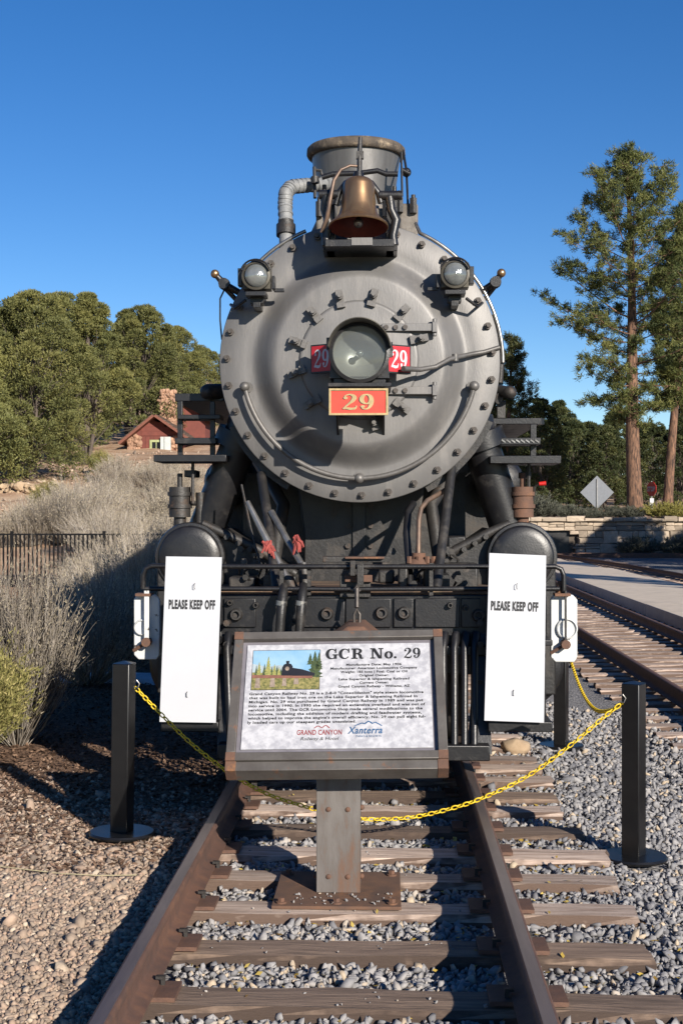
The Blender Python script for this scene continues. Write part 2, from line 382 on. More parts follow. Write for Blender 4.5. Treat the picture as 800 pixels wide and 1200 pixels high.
class MB:
    """collects shapes given in world coordinates (or local ones when the parent sits at the origin)"""
    def __init__(self):
        self.v, self.f = [], []

    def add(self, vs, fs):
        n = len(self.v)
        self.v += [Vector(p) for p in vs]
        self.f += [tuple(i + n for i in q) for q in fs]
        return self

    def box(self, c, s, rot=None):
        hx, hy, hz = s[0] / 2, s[1] / 2, s[2] / 2
        vs = [Vector((x, y, z)) for x in (-hx, hx) for y in (-hy, hy) for z in (-hz, hz)]
        if rot is not None:
            vs = [rot @ p for p in vs]
        c = Vector(c)
        return self.add([p + c for p in vs], [(0, 1, 3, 2), (4, 6, 7, 5), (0, 4, 5, 1), (2, 3, 7, 6), (0, 2, 6, 4), (1, 5, 7, 3)])

    def span(self, a, b):
        a, b = Vector(a), Vector(b)
        return self.box((a + b) / 2, [abs(b[i] - a[i]) for i in range(3)])

    def cyl(self, a, b, r0, r1=None, n=16, cap=True):
        return self.tube([a, b], [r0, r0 if r1 is None else r1], n, cap)

    def tube(self, pts, r, n=10, cap=True):
        pts = [Vector(p) for p in pts]
        if not isinstance(r, (list, tuple)):
            r = [r] * len(pts)
        dirs = []
        for i in range(len(pts)):
            a, b = pts[max(0, i - 1)], pts[min(len(pts) - 1, i + 1)]
            dirs.append((b - a).normalized())
        u, w, _ = frame_of(dirs[0])
        vs, fs = [], []
        for i, p in enumerate(pts):
            d = dirs[i]
            u = (u - d * u.dot(d)).normalized()
            w = d.cross(u)
            for k in range(n):
                t = 2 * math.pi * k / n
                vs.append(p + (u * math.cos(t) + w * math.sin(t)) * r[i])
        for i in range(len(pts) - 1):
            for k in range(n):
                k2 = (k + 1) % n
                fs.append((i * n + k, i * n + k2, (i + 1) * n + k2, (i + 1) * n + k))
        if cap:
            fs.append(tuple(reversed(range(n))))
            fs.append(tuple((len(pts) - 1) * n + k for k in range(n)))
        return self.add(vs, fs)

    def lathe(self, prof, o, axis=(0, 0, 1), n=32, cap0=False, cap1=False):
        """prof: (radius, distance along axis)"""
        u, w, d = frame_of(axis)
        o = Vector(o)
        vs, fs = [], []
        for rr, h in prof:
            for k in range(n):
                t = 2 * math.pi * k / n
                vs.append(o + d * h + (u * math.cos(t) + w * math.sin(t)) * max(rr, 1e-4))
        m = len(prof)
        for i in range(m - 1):
            for k in range(n):
                k2 = (k + 1) % n
                fs.append((i * n + k, i * n + k2, (i + 1) * n + k2, (i + 1) * n + k))
        if cap0: fs.append(tuple(reversed(range(n))))
        if cap1: fs.append(tuple((m - 1) * n + k for k in range(n)))
        return self.add(vs, fs)

    def prism(self, poly, vec):
        """polygon (3-D points) swept along vec"""
        vec = Vector(vec)
        a = [Vector(p) for p in poly]
        n = len(a)
        fs = [tuple(range(n)), tuple(reversed(range(n, 2 * n)))]
        for k in range(n):
            k2 = (k + 1) % n
            fs.append((k, k + n, k2 + n, k2))
        return self.add(a + [p + vec for p in a], fs)

    def ball(self, c, r, n=12, m=8, sc=(1, 1, 1)):
        c = Vector(c)
        vs, fs = [c + Vector((0, 0, r * sc[2]))], []
        for i in range(1, m):
            t = math.pi * i / m
            for k in range(n):
                a = 2 * math.pi * k / n
                vs.append(c + Vector((r * sc[0] * math.sin(t) * math.cos(a), r * sc[1] * math.sin(t) * math.sin(a), r * sc[2] * math.cos(t))))
        vs.append(c - Vector((0, 0, r * sc[2])))
        for k in range(n):
            fs.append((0, 1 + k, 1 + (k + 1) % n))
        for i in range(m - 2):
            for k in range(n):
                k2 = (k + 1) % n
                fs.append((1 + i * n + k, 1 + (i + 1) * n + k, 1 + (i + 1) * n + k2, 1 + i * n + k2))
        b = 1 + (m - 2) * n
        for k in range(n):
            fs.append((b + k, len(vs) - 1, b + (k + 1) % n))
        return self.add(vs, fs)

    def mesh(self, name, m, off=Vector((0, 0, 0)), sharp=50):
        me = bpy.data.meshes.new(name)
        me.from_pydata([tuple(p - off) for p in self.v], [], self.f)
        me.materials.append(m if not isinstance(m, str) else M[m])
        me.polygons.foreach_set('use_smooth', [True] * len(me.polygons))
        me.update()
        me.set_sharp_from_angle(angle=R(sharp))
        return me

    def build(self, name, m, parent=None, bevel=0.0, label=None, sharp=50):
        off = WORLD_LOC.get(parent.name, Vector((0, 0, 0))) if parent else Vector((0, 0, 0))
        if parent is None and self.v:          # a thing that is one mesh: origin at its base
            xs, ys, zs = [p.x for p in self.v], [p.y for p in self.v], [p.z for p in self.v]
            off = Vector(((min(xs) + max(xs)) / 2, (min(ys) + max(ys)) / 2, min(zs)))
        o = link(name, self.mesh(name, m, off, sharp), parent)
        if parent is None:
            o.location = off
        WORLD_LOC[o.name] = Vector(off)
        if bevel:
            b = o.modifiers.new('bevel', 'BEVEL')
            b.width = bevel; b.segments = 2; b.limit_method = 'ANGLE'; b.angle_limit = R(40)
        if label: o['label'] = label
        return o


def np_mesh(name, V, T, m, tint=None, smooth=False):
    """triangle soup straight from arrays"""
    V = np.asarray(V, dtype=np.float32); T = np.asarray(T, dtype=np.int32)
    me = bpy.data.meshes.new(name)
    me.vertices.add(len(V)); me.vertices.foreach_set('co', V.ravel())
    me.loops.add(T.size); me.loops.foreach_set('vertex_index', T.ravel())
    me.polygons.add(len(T)); me.polygons.foreach_set('loop_start', np.arange(0, T.size, 3, dtype=np.int32))
    if smooth:
        me.polygons.foreach_set('use_smooth', np.ones(len(T), dtype=bool))
    me.update(calc_edges=True)
    me.materials.append(m if not isinstance(m, str) else M[m])
    if tint is not None:
        a = me.attributes.new('tint', 'FLOAT', 'POINT')
        a.data.foreach_set('value', np.asarray(tint, dtype=np.float32))
    return me


def copy_tree(o, parent=None):
    c = o.copy()
    COL.objects.link(c)
    c.parent = parent
    for ch in list(o.children):
        copy_tree(ch, c)
    return c


# ------------------------------------------------------------------ flat print
def text_tris(s, bold=0.0):
    cu = bpy.data.curves.new('t', 'FONT')
    cu.body = s; cu.size = 1.0; cu.offset = bold; cu.space_character = 1.0 + bold * 3; cu.resolution_u = 3
    o = bpy.data.objects.new('t', cu)
    COL.objects.link(o)
    dg = bpy.context.evaluated_depsgraph_get()
    me = bpy.data.meshes.new_from_object(o.evaluated_get(dg))
    vs = [(v.co.x, v.co.y) for v in me.vertices]
    fs = [tuple(p.vertices) for p in me.polygons]
    bpy.data.objects.remove(o); bpy.data.curves.remove(cu); bpy.data.meshes.remove(me)
    return vs, fs


class Plane2D:
    """maps (u, v) in metres on a flat surface into the world; u right, v up"""
    def __init__(self, o, U, V):
        self.o, self.U, self.V = Vector(o), Vector(U).normalized(), Vector(V).normalized()
        self.N = self.U.cross(self.V).normalized()

    def at(self, u, v, n=0.0):
        return self.o + self.U * u + self.V * v + self.N * n

    def text(self, mb, s, x0, x1, y, h, n=0.001, bold=0.0, slant=0.0):
        """string fitted between x0 and x1, capital height h, baseline y"""
        vs, fs = text_tris(s, bold)
        a, b = min(p[0] for p in vs), max(p[0] for p in vs)
        k, kh = (x1 - x0) / (b - a), h / 0.70
        mb.add([self.at(x0 + (p[0] - a) * k + slant * p[1] * kh, y + p[1] * kh, n) for p in vs], fs)

    def poly(self, mb, pts, n=0.001):
        mb.add([self.at(x, y, n) for x, y in pts], [tuple(range(len(pts)))])

    def ribbon(self, mb, pts, ws, x0, y0, sx, sy, n=0.001, closed=False, sub=5):
        P2 = [Vector((p[0], p[1])) for p in pts]
        m = len(P2)
        out, wd = [], []
        segs = m if closed else m - 1
        for i in range(segs):
            p0 = P2[(i - 1) % m] if closed or i > 0 else P2[i]
            p1, p2 = P2[i], P2[(i + 1) % m]
            p3 = P2[(i + 2) % m] if closed or i + 2 < m else p2
            for k in range(sub):
                t = k / sub
                out.append(0.5 * (2 * p1 + (p2 - p0) * t + (2 * p0 - 5 * p1 + 4 * p2 - p3) * t * t + (3 * p1 - p0 - 3 * p2 + p3) * t ** 3))
                wd.append(ws[i] * (1 - t) + ws[(i + 1) % m] * t)
        if not closed:
            out.append(P2[-1]); wd.append(ws[-1])
        L = len(out)
        vs = []
        for i in range(L):
            a = out[(i - 1) % L] if closed or i > 0 else out[i]
            b = out[(i + 1) % L] if closed or i < L - 1 else out[i]
            t = (b - a).normalized()
            nn = Vector((-t.y, t.x)) * wd[i] / 2
            for q in (out[i] + nn, out[i] - nn):
                vs.append(self.at(x0 + q.x * sx, y0 + q.y * sy, n))
        fs = [(2 * i, 2 * i + 1, 2 * ((i + 1) % L) + 1, 2 * ((i + 1) % L)) for i in range(L if closed else L - 1)]
        mb.add(vs, fs)

    def disc(self, mb, cx, cy, r, x0, y0, sx, sy, n=0.001, k=12):
        self.poly(mb, [(x0 + (cx + r * math.cos(2 * math.pi * i / k)) * sx, y0 + (cy + r * math.sin(2 * math.pi * i / k)) * sy) for i in range(k)], n)

    def rect(self, mb, a, b, x0, y0, sx, sy, n=0.001):
        self.poly(mb, [(x0 + a[0] * sx, y0 + a[1] * sy), (x0 + b[0] * sx, y0 + a[1] * sy), (x0 + b[0] * sx, y0 + b[1] * sy), (x0 + a[0] * sx, y0 + b[1] * sy)], n)

    def glyph(self, mb, ch, x0, y0, sx, sy, n=0.001):
        """heavy serif letters; the layers of one letter lie a hair apart"""
        A = (x0, y0, sx, sy)
        e = 0.00025
        if ch == '2':
            self.ribbon(mb, [(.12, .74), (.15, .88), (.31, .96), (.47, .88), (.50, .72), (.42, .54), (.26, .34), (.12, .15), (.07, .05)],
                        [.05, .06, .08, .15, .19, .15, .09, .07, .06], *A, n=n)
            self.disc(mb, .155, .74, .085, *A, n=n + e)
            self.ribbon(mb, [(.05, .07), (.18, .10), (.35, .06), (.50, .08), (.56, .15), (.59, .27)], [.08, .13, .15, .13, .08, .03], *A, n=n + 2 * e)
            return .68
        if ch == '9':
            k = 12
            self.ribbon(mb, [(.30 + .19 * math.cos(2 * math.pi * i / k), .67 + .285 * math.sin(2 * math.pi * i / k)) for i in range(k)],
                        [.07 + .11 * abs(math.cos(2 * math.pi * i / k)) for i in range(k)], *A, n=n, closed=True, sub=3)
            self.ribbon(mb, [(.49, .70), (.50, .52), (.47, .30), (.39, .12), (.27, .04), (.15, .08), (.12, .18)], [.18, .18, .15, .11, .07, .06, .05], *A, n=n + e)
            self.disc(mb, .155, .20, .085, *A, n=n + 2 * e)
            return .66
        if ch in 'CG':
            pts = [(.42 + .34 * math.cos(R(a)), .5 + .45 * math.sin(R(a))) for a in range(42, 325, 28)]
            ws = [.09 + .17 * max(0, -math.cos(R(a))) for a in range(42, 325, 28)]
            self.ribbon(mb, pts, ws, *A, n=n, sub=3)
            self.rect(mb, (.66, .60), (.76, 1.0), *A, n=n + e)
            if ch == 'G':
                self.rect(mb, (.58, .03), (.80, .44), *A, n=n + e)
                self.rect(mb, (.48, .36), (.90, .46), *A, n=n + 2 * e)
                return .98
            return .90
        if ch == 'R':
            self.rect(mb, (.12, .0), (.36, 1.0), *A, n=n)
            self.rect(mb, (.0, .0), (.48, .11), *A, n=n + e)
            self.rect(mb, (.0, .89), (.40, 1.0), *A, n=n + e)
            self.ribbon(mb, [(.34, .945), (.55, .93), (.68, .82), (.68, .68), (.55, .53), (.34, .49)], [.11, .12, .22, .22, .12, .11], *A, n=n + 2 * e, sub=4)
            self.ribbon(mb, [(.50, .50), (.66, .34), (.72, .10), (.84, .05), (.93, .10)], [.14, .22, .20, .10, .06], *A, n=n + 3 * e, sub=4)
            return 1.0
        if ch == 'N':
            self.rect(mb, (.12, .0), (.24, 1.0), *A, n=n)
            self.rect(mb, (.74, .0), (.86, 1.0), *A, n=n)
            self.poly(mb, [(x0 + q[0] * sx, y0 + q[1] * sy) for q in ((.10, 1.0), (.62, .0), (.86, .0), (.36, 1.0))], n + e)
            for a, b in (((.0, .0), (.36, .11)), ((.0, .89), (.30, 1.0)), ((.62, .89), (.98, 1.0))):
                self.rect(mb, a, b, *A, n=n + 2 * e)
            return 1.06
        if ch == 'o':
            k = 12
            self.ribbon(mb, [(.32 + .22 * math.cos(2 * math.pi * i / k), .34 + .30 * math.sin(2 * math.pi * i / k)) for i in range(k)],
                        [.09 + .12 * abs(math.cos(2 * math.pi * i / k)) for i in range(k)], *A, n=n, closed=True, sub=3)
            return .68
        if ch == '.':
            self.disc(mb, .12, .10, .11, *A, n=n)
            return .32
        return .42

    def heading(self, mb, s, x0, x1, y, h, n=0.001):
        tmp = MB()
        w = 0
        for ch in s:
            w += self.glyph(tmp, ch, 0, 0, 1, 1)
        k = (x1 - x0) / w
        x = x0
        words = [MB()]
        for ch in s:
            if ch == ' ' and words[-1].v: words.append(MB())
            x0_ = x
            x += self.glyph(tmp, ch, x0_, y, k, h, n) * k
            self.glyph(words[-1], ch, x0_, y, k, h, n)
            self.glyph(mb, ch, x0_, y, k, h, n)
        return words

# ================================================================== the ground
XC = -0.207                       # centre line of the engine's track


def smooth(t):
    t = np.clip(t, 0, 1)
    return t * t * (3 - 2 * t)


def G(x, y):
    x = np.asarray(x, dtype=float); y = np.asarray(y, dtype=float)
    z = np.full(np.broadcast(x, y).shape, -0.25)
    z = z + 0.075 * smooth((-0.98 - x) / 0.12)                           # left bank level with the rail foot
    z = z - 0.18 * smooth((x - 1.15) / 1.2)                              # shoulder down to the lower track
    left = smooth((-2.2 - x) / 3.0)
    prof = np.interp(y, [0, 12, 22, 30, 36, 42, 50, 58, 66, 90, 140, 600], [0, 0.02, 0.1, 0.25, 1.0, 2.0, 3.1, 4.0, 4.9, 7.9, 13.5, 60.0])
    z = z + left * prof
    z = z + left * smooth((y - 8) / 6) * 0.05 * (np.sin(x * 1.7 + y * 0.6) + np.sin(y * 1.3 - x * 0.8))
    right = smooth((x - 1.0) / 3.0)
    z = z + right * 1.72 * (y > 66.3) + right * np.clip((y - 67) * 0.03, 0, 14)
    mid = 1 - np.maximum(left, right)
    z = z + mid * np.clip((y - 70) * 0.03, 0, 14)
    return z


def g(x, y):
    return float(G(x, y))


def axis(parts):
    out = []
    for a, b, s in parts:
        out += list(np.arange(a, b, s))
    return np.array(out + [parts[-1][1]])


def ground_material():
    m = bpy.data.materials.new('ground')
    m.use_nodes = True
    nt = m.node_tree; N, L = nt.nodes, nt.links
    bs = N['Principled BSDF']; bs.inputs['Roughness'].default_value = 0.92
    bs.inputs['Specular IOR Level'].default_value = 0.2
    tc = N.new('ShaderNodeTexCoord')
    sx = N.new('ShaderNodeSeparateXYZ'); L.new(tc.outputs['Object'], sx.inputs[0])

    def noise(sc, det=6, ro=0.6):
        n = N.new('ShaderNodeTexNoise'); n.inputs['Scale'].default_value = sc; n.inputs['Detail'].default_value = det
        n.inputs['Roughness'].default_value = ro
        L.new(tc.outputs['Object'], n.inputs['Vector']); return n.outputs[0]

    def rng(src, a, b):
        r = N.new('ShaderNodeMapRange'); r.interpolation_type = 'SMOOTHSTEP'
        r.inputs[1].default_value, r.inputs[2].default_value = a, b
        L.new(src, r.inputs[0]); return r.outputs[0]

    def mix(f, x, y):
        k = N.new('ShaderNodeMix'); k.data_type = 'RGBA'
        L.new(f, k.inputs[0])
        for v, i in ((x, 6), (y, 7)):
            if isinstance(v, tuple): k.inputs[i].default_value = (*v, 1)
            else: L.new(v, k.inputs[i])
        return k.outputs[2]

    def math_(op, a, b):
        k = N.new('ShaderNodeMath'); k.operation = op
        for i, v in enumerate((a, b)):
            if isinstance(v, (int, float)): k.inputs[i].default_value = v
            else: L.new(v, k.inputs[i])
        return k.outputs[0]
    vo = N.new('ShaderNodeTexVoronoi'); vo.inputs['Scale'].default_value = 34
    L.new(tc.outputs['Object'], vo.inputs['Vector'])
    sv = N.new('ShaderNodeSeparateColor'); L.new(vo.outputs['Color'], sv.inputs[0])
    cell = sv.outputs[0]
    grey = mix(cell, (0.11, 0.108, 0.112), (0.26, 0.25, 0.245))
    tan = mix(cell, (0.20, 0.145, 0.105), (0.34, 0.26, 0.195))
    dirt = mix(rng(noise(1.1), 0.35, 0.65), (0.33, 0.205, 0.13), (0.46, 0.33, 0.225))
    mulch = mix(cell, (0.10, 0.062, 0.043), (0.22, 0.14, 0.095))
    wob = math_('MULTIPLY', math_('SUBTRACT', noise(0.9), 0.5), 2.2)
    yy = math_('ADD', sx.outputs[1], wob)
    leftc = mix(rng(yy, 7.6, 9.6), tan, mulch)
    leftc = mix(rng(yy, 24, 34), leftc, dirt)
    col = mix(rng(math_('ADD', sx.outputs[0], math_('MULTIPLY', wob, 0.08)), -1.12, -0.95), leftc, grey)
    col = mix(rng(yy, 66, 70), col, dirt)
    L.new(col, bs.inputs['Base Color'])
    bp = N.new('ShaderNodeBump'); bp.inputs['Strength'].default_value = 0.8; bp.inputs['Distance'].default_value = 0.02
    hh = math_('ADD', math_('MULTIPLY', vo.outputs['Distance'], -1.0), math_('MULTIPLY', noise(18, 8, 0.7), 0.6))
    L.new(hh, bp.inputs['Height']); L.new(bp.outputs[0], bs.inputs['Normal'])
    return m


xs = axis([(-420, -60, 20), (-60, -14, 2), (-14, -3, 0.4), (-3, -1.3, 0.17), (-1.3, -0.85, 0.045), (-0.85, 2.6, 0.15), (2.6, 14, 0.8), (14, 60, 2.5), (60, 420, 20)])
ys = axis([(-40, 3, 2), (3, 16, 0.35), (16, 66, 1.0), (66, 67, 0.25), (67, 140, 3), (140, 700, 28)])
gx, gy = np.meshgrid(xs, ys)
gz = G(gx, gy) + (RNG.normal(0, 0.03, gx.shape) * (gx < -4) * (gx > -14) * (gy < 60) * (gy > 16))
V = np.stack([gx.ravel(), gy.ravel(), gz.ravel()], 1)
nx, ny = len(xs), len(ys)
i0 = (np.arange(ny - 1)[:, None] * nx + np.arange(nx - 1)[None, :]).ravel()
T = np.concatenate([np.stack([i0, i0 + 1, i0 + nx + 1], 1), np.stack([i0, i0 + nx + 1, i0 + nx], 1)])
ground = link('ground', np_mesh('ground', V, T, ground_material(), smooth=True))
tag(ground, kind='structure')

# ================================================================== tracks
RAIL_SECTION = [(-.065, 0), (.065, 0), (.065, .010), (.016, .028), (.009, .040), (.009, .118), (.034, .130), (.036, .158), (.029, .166),
                (-.029, .166), (-.036, .158), (-.034, .130), (-.009, .118), (-.009, .040), (-.016, .028), (-.065, .010)]


def rail_mesh(name, x, top, y0, y1, bend=None, steps=1):
    mb = MB()
    n = len(RAIL_SECTION)
    vs, fs = [], []
    for i in range(steps + 1):
        y = y0 + (y1 - y0) * i / steps
        dx = bend(y) if bend else 0
        vs += [Vector((x + dx + a, y, top - .166 + b)) for a, b in RAIL_SECTION]
    for i in range(steps):
        for k in range(n):
            k2 = (k + 1) % n
            fs.append((i * n + k, i * n + k2, (i + 1) * n + k2, (i + 1) * n + k))
    fs.append(tuple(range(n))); fs.append(tuple(reversed(range(steps * n, (steps + 1) * n))))
    mb.add(vs, fs)
    return mb


def tie_protos(matname, count, half, seed):
    rr = random.Random(seed)
    out = []
    for q in range(count):
        mb = MB()
        n = 12
        vs, fs = [], []
        w, h = .115, .18
        for i in range(n + 1):
            x = -half + 2 * half * i / n
            j = lambda a: rr.uniform(-a, a)
            e = 0.012 if 0 < i < n else 0.02
            sec = [(-w + j(.008), -h), (-w + j(.008), -.03 + j(.01)), (-w + .015 + j(.008), -.004 + j(.005)), (-.04 + j(.02), j(.004)), (.04 + j(.02), j(.004)),
                   (w - .015 + j(.008), -.004 + j(.005)), (w + j(.008), -.03 + j(.01)), (w, -h)]
            vs += [Vector((x + (j(e) if i in (0, n) else 0), a, b)) for a, b in sec]
        for i in range(n):
            for k in range(8):
                k2 = (k + 1) % 8
                fs.append((i * 8 + k, (i + 1) * 8 + k, (i + 1) * 8 + k2, i * 8 + k2))
        fs.append(tuple(range(8))); fs.append(tuple(reversed(range(n * 8, n * 8 + 8))))
        mb.add(vs, fs)
        out.append(mb.mesh('tie', matname, sharp=28))
    return out


plate_me = MB().box((0, 0, .009), (.30, .19, .018)).mesh('tie_plate', 'rail')
_sp = MB().box((0, 0, .014), (.016, .016, .036)).box((.010, 0, .034), (.036, .024, .012))
spike_me = _sp.mesh('spike', 'grease')


def lay_track(root, x, top, tie_ys, rails, near_detail=0, half=1.36, tie_mat='tie', seed=1, dark=()):
    protos = tie_protos(tie_mat, 5, half, seed)
    prd = tie_protos('tie_dark', 2, half, seed + 50)
    rr = random.Random(seed)
    for i, y in enumerate(tie_ys):
        me = prd[i % 2] if i in dark else protos[rr.randrange(5)]
        o = link('tie', me, root, Vector((x + rr.uniform(-.04, .04), y, top - .19)) - WORLD_LOC[root.name])
        o.rotation_euler = (0, rr.uniform(-.006, .006), rr.uniform(-.022, .022) + (math.pi if rr.random() < .5 else 0))
        o.scale = (rr.uniform(.97, 1.03), rr.uniform(.92, 1.08), 1)
        if i < near_detail:
            for sd in (-1, 1):
                rx = x + sd * .7525
                link('tie_plate', plate_me, root, Vector((rx, y, top - .184)) - WORLD_LOC[root.name])
                for s2 in (-1, 1):
                    k = link('spike', spike_me, root, Vector((rx + s2 * .082, y + s2 * .05, top - .17)) - WORLD_LOC[root.name])
                    k.rotation_euler = (0, 0, 0 if s2 < 0 else math.pi)
    for mb in rails:
        mb.build('rail', 'rail', root)


main_track = empty('railway_track', (XC, 4, -0.27), kind='structure')
TIE_FAR = [4.27, 4.86, 5.43, 6.04, 6.64, 7.20, 7.72, 8.29, 8.84, 9.28, 9.80, 10.26, 10.65]
TIE_Y = [3.1, 3.6] + [d - .115 for d in TIE_FAR]
while TIE_Y[-1] < 27:
    TIE_Y.append(TIE_Y[-1] + .53 + random.uniform(-.03, .03))
lay_track(main_track, XC, 0.0, TIE_Y, [rail_mesh('rail', XC + s * .7525, 0, 2.6, 30) for s in (-1, 1)], near_detail=17, seed=3, dark=(3, 4, 5, 9, 11))
for s in (-1, 1):                                     # worn running surface, a hair above the head
    mb = MB().span((XC + s * .7525 - .024, 2.6, .0), (XC + s * .7525 + .024, 30, .0012))
    mb.build('running_surface', 'rail_top', main_track)

side_track = empty('railway_track', (3.9, 10, -0.46), kind='structure')
ty = list(np.arange(7.5, 62, .54))
lay_track(side_track, 3.9, -.19, ty, [rail_mesh('rail', 3.9 + s * .7525, -.19, 7, 62, lambda y: -max(0, y - 36) ** 2 * .0016, 40) for s in (-1, 1)], near_detail=0, seed=7)
far_track = empty('railway_track', (8.5, 20, -0.46), kind='structure')
bend3 = lambda y: -max(0, y - 34) ** 2 * .0021
ty = list(np.arange(18, 64, .62))
lay_track(far_track, 8.5, -.19, ty, [rail_mesh('rail', 8.5 + s * .7525, -.19, 16, 64, bend3, 40) for s in (-1, 1)], near_detail=0, seed=9)
wall_track = empty('railway_track', (12, 63, -0.46), kind='structure')
for yy in (61.6, 63.05):
    mb = MB()
    pts = [(x, yy + 0.006 * (x - 7) ** 2 * -1) for x in np.linspace(3, 24, 12)]
    for (a, b), (c, d) in zip(pts[:-1], pts[1:]):
        mb.prism([(a, b - .035, -.36), (a, b + .035, -.36), (a, b + .035, -.17), (a, b - .035, -.17)], (c - a, d - b, 0))
    mb.build('rail', 'rail', wall_track)

# concrete platform between the tracks
pf = empty('pavement', (6.4, 20, -0.46), kind='structure')
yb = 4.0
while yb < 58:
    MB().span((5.27, yb, -.55), (7.62 + min(0, bend3(yb)), yb + 5.985, -.17)).build('concrete_slab', 'concrete', pf, bevel=0.012)
    yb += 6.0

# ================================================================== ballast and pebbles
phi = (1 + 5 ** .5) / 2
ICO_V = np.array([(-1, phi, 0), (1, phi, 0), (-1, -phi, 0), (1, -phi, 0), (0, -1, phi), (0, 1, phi), (0, -1, -phi), (0, 1, -phi), (phi, 0, -1), (phi, 0, 1), (-phi, 0, -1), (-phi, 0, 1)], float)
ICO_V /= np.linalg.norm(ICO_V[0])
ICO_F = np.array([(0, 11, 5), (0, 5, 1), (0, 1, 7), (0, 7, 10), (0, 10, 11), (1, 5, 9), (5, 11, 4), (11, 10, 2), (10, 7, 6), (7, 1, 8), (3, 9, 4), (3, 4, 2), (3, 2, 6), (3, 6, 8), (3, 8, 9), (4, 9, 5), (2, 4, 11), (6, 2, 10), (8, 6, 7), (9, 8, 1)])


def scatter_stones(name, pos, size, matname, tint, jag=0.28, flat=0.7):
    n = len(pos)
    V = np.repeat(ICO_V[None], n, 0) * (1 + RNG.uniform(-jag, jag, (n, 12, 1)))
    for cut in range(7):                               # broken flat faces
        nn = RNG.normal(size=(n, 3)); nn /= np.linalg.norm(nn, axis=1)[:, None]
        hgt = RNG.uniform(.30, .62, n) if jag > .2 else RNG.uniform(.65, .9, n)
        dd = np.einsum('nki,ni->nk', V, nn) - hgt[:, None]
        V = V - np.clip(dd, 0, None)[:, :, None] * nn[:, None, :]
    V = V * np.stack([RNG.uniform(.9, 1.75, n), RNG.uniform(.65, 1.2, n), RNG.uniform(flat - .2, flat + .2, n)], 1)[:, None, :]
    q = RNG.normal(size=(n, 4)); q[:, 1:3] *= .6; q /= np.linalg.norm(q, axis=1)[:, None]
    w, x, y, z = q.T
    Rm = np.stack([np.stack([1 - 2 * (y * y + z * z), 2 * (x * y - z * w), 2 * (x * z + y * w)], 1),
                   np.stack([2 * (x * y + z * w), 1 - 2 * (x * x + z * z), 2 * (y * z - x * w)], 1),
                   np.stack([2 * (x * z - y * w), 2 * (y * z + x * w), 1 - 2 * (x * x + y * y)], 1)], 1)
    V = np.einsum('nij,nkj->nki', Rm, V) * size[:, None, None] + pos[:, None, :]
    T = (ICO_F[None] + (np.arange(n) * 12)[:, None, None]).reshape(-1, 3)
    return np_mesh(name, V.reshape(-1, 3), T, matname, np.repeat(tint, 12))


def on_tie(x, y, ties, xc, half, w=.125):
    r = np.zeros(len(x), bool)
    for t in ties:
        r |= (np.abs(y - t) < w) & (np.abs(x - xc) < half)
    return r


def field(x0, x1, y0, y1, dens0, fall):
    """random points, thinning with distance"""
    n = int((x1 - x0) * (y1 - y0) * dens0)
    x, y = RNG.uniform(x0, x1, n), RNG.uniform(y0, y1, n)
    keep = RNG.random(n) < np.clip((fall / y) ** 2, 0, 1)
    return x[keep], y[keep]


def visible(x, y, pad=60):
    px = 452 + x / y * F_PX
    py = 600 + (CAM_H + .25) / y * F_PX
    return (px > -pad) & (px < 800 + pad) & (py < 1230)


x, y = field(-1.0, 3.1, 4.3, 14.5, 2000, 7.5)
k = visible(x, y) & ~on_tie(x, y, TIE_Y, XC, 1.33, .118)
k &= (np.abs(np.abs(x - XC) - .7525) > .075)
k &= ~((np.abs(x - 3.9) < 1.35) & on_tie(x, y, list(np.arange(7.5, 20, .54)), 3.9, 1.35))
x, y = x[k], y[k]
POSTS = [P(143, 989, 7.80), P(742, 994, 7.72), P(657, 864, 11.45)]
for q in POSTS:
    k = (x - q.x) ** 2 + (y - q.y) ** 2 > .19 ** 2
    x, y = x[k], y[k]
sz = RNG.gamma(9, .0185 / 9, len(x)) * (1 + .35 * np.clip((y - 7) / 6, 0, 1))
sz[RNG.random(len(x)) < .25] *= .6
pos = np.stack([x, y, G(x, y) + sz * .35 + RNG.uniform(0, .012, len(x))], 1)
tn = np.clip(RNG.normal(.38, .20, len(x)), 0, .86); tn[RNG.random(len(x)) < .06] = 1.0
inside = np.abs(x - XC) < .72
tn[inside] = np.clip(tn[inside] + RNG.uniform(0, .30, inside.sum()), 0, 1)
ballast = link('ballast', scatter_stones('ballast', pos, sz, 'stone_grey', tn))
tag(ballast, 'grey crushed rock ballast between and beside the railway ties', 'gravel', kind='stuff')

x, y = field(-3.4, -.98, 4.3, 9.9, 4600, 6.6)
k = visible(x, y) & (np.abs(np.abs(x - XC) - .7525) > .05) & (RNG.random(len(x)) < np.clip((9.7 - y) / 2.4, .12, 1))
x, y = x[k], y[k]
k = (x - POSTS[0].x) ** 2 + (y - POSTS[0].y) ** 2 > .19 ** 2
x, y = x[k], y[k]
sz = RNG.gamma(5, .0100 / 5, len(x))
big = RNG.random(len(x)) < .02; sz[big] *= 1.8
pos = np.stack([x, y, G(x, y) + sz * .25], 1)
tn = np.clip(RNG.normal(.5, .27, len(x)), 0, 1)
pebbles = link('pebbles', scatter_stones('pebbles', pos, sz, 'stone_tan', tn, jag=.16))
tag(pebbles, 'tan and pink pebbles on the path left of the rail', 'gravel', kind='stuff')


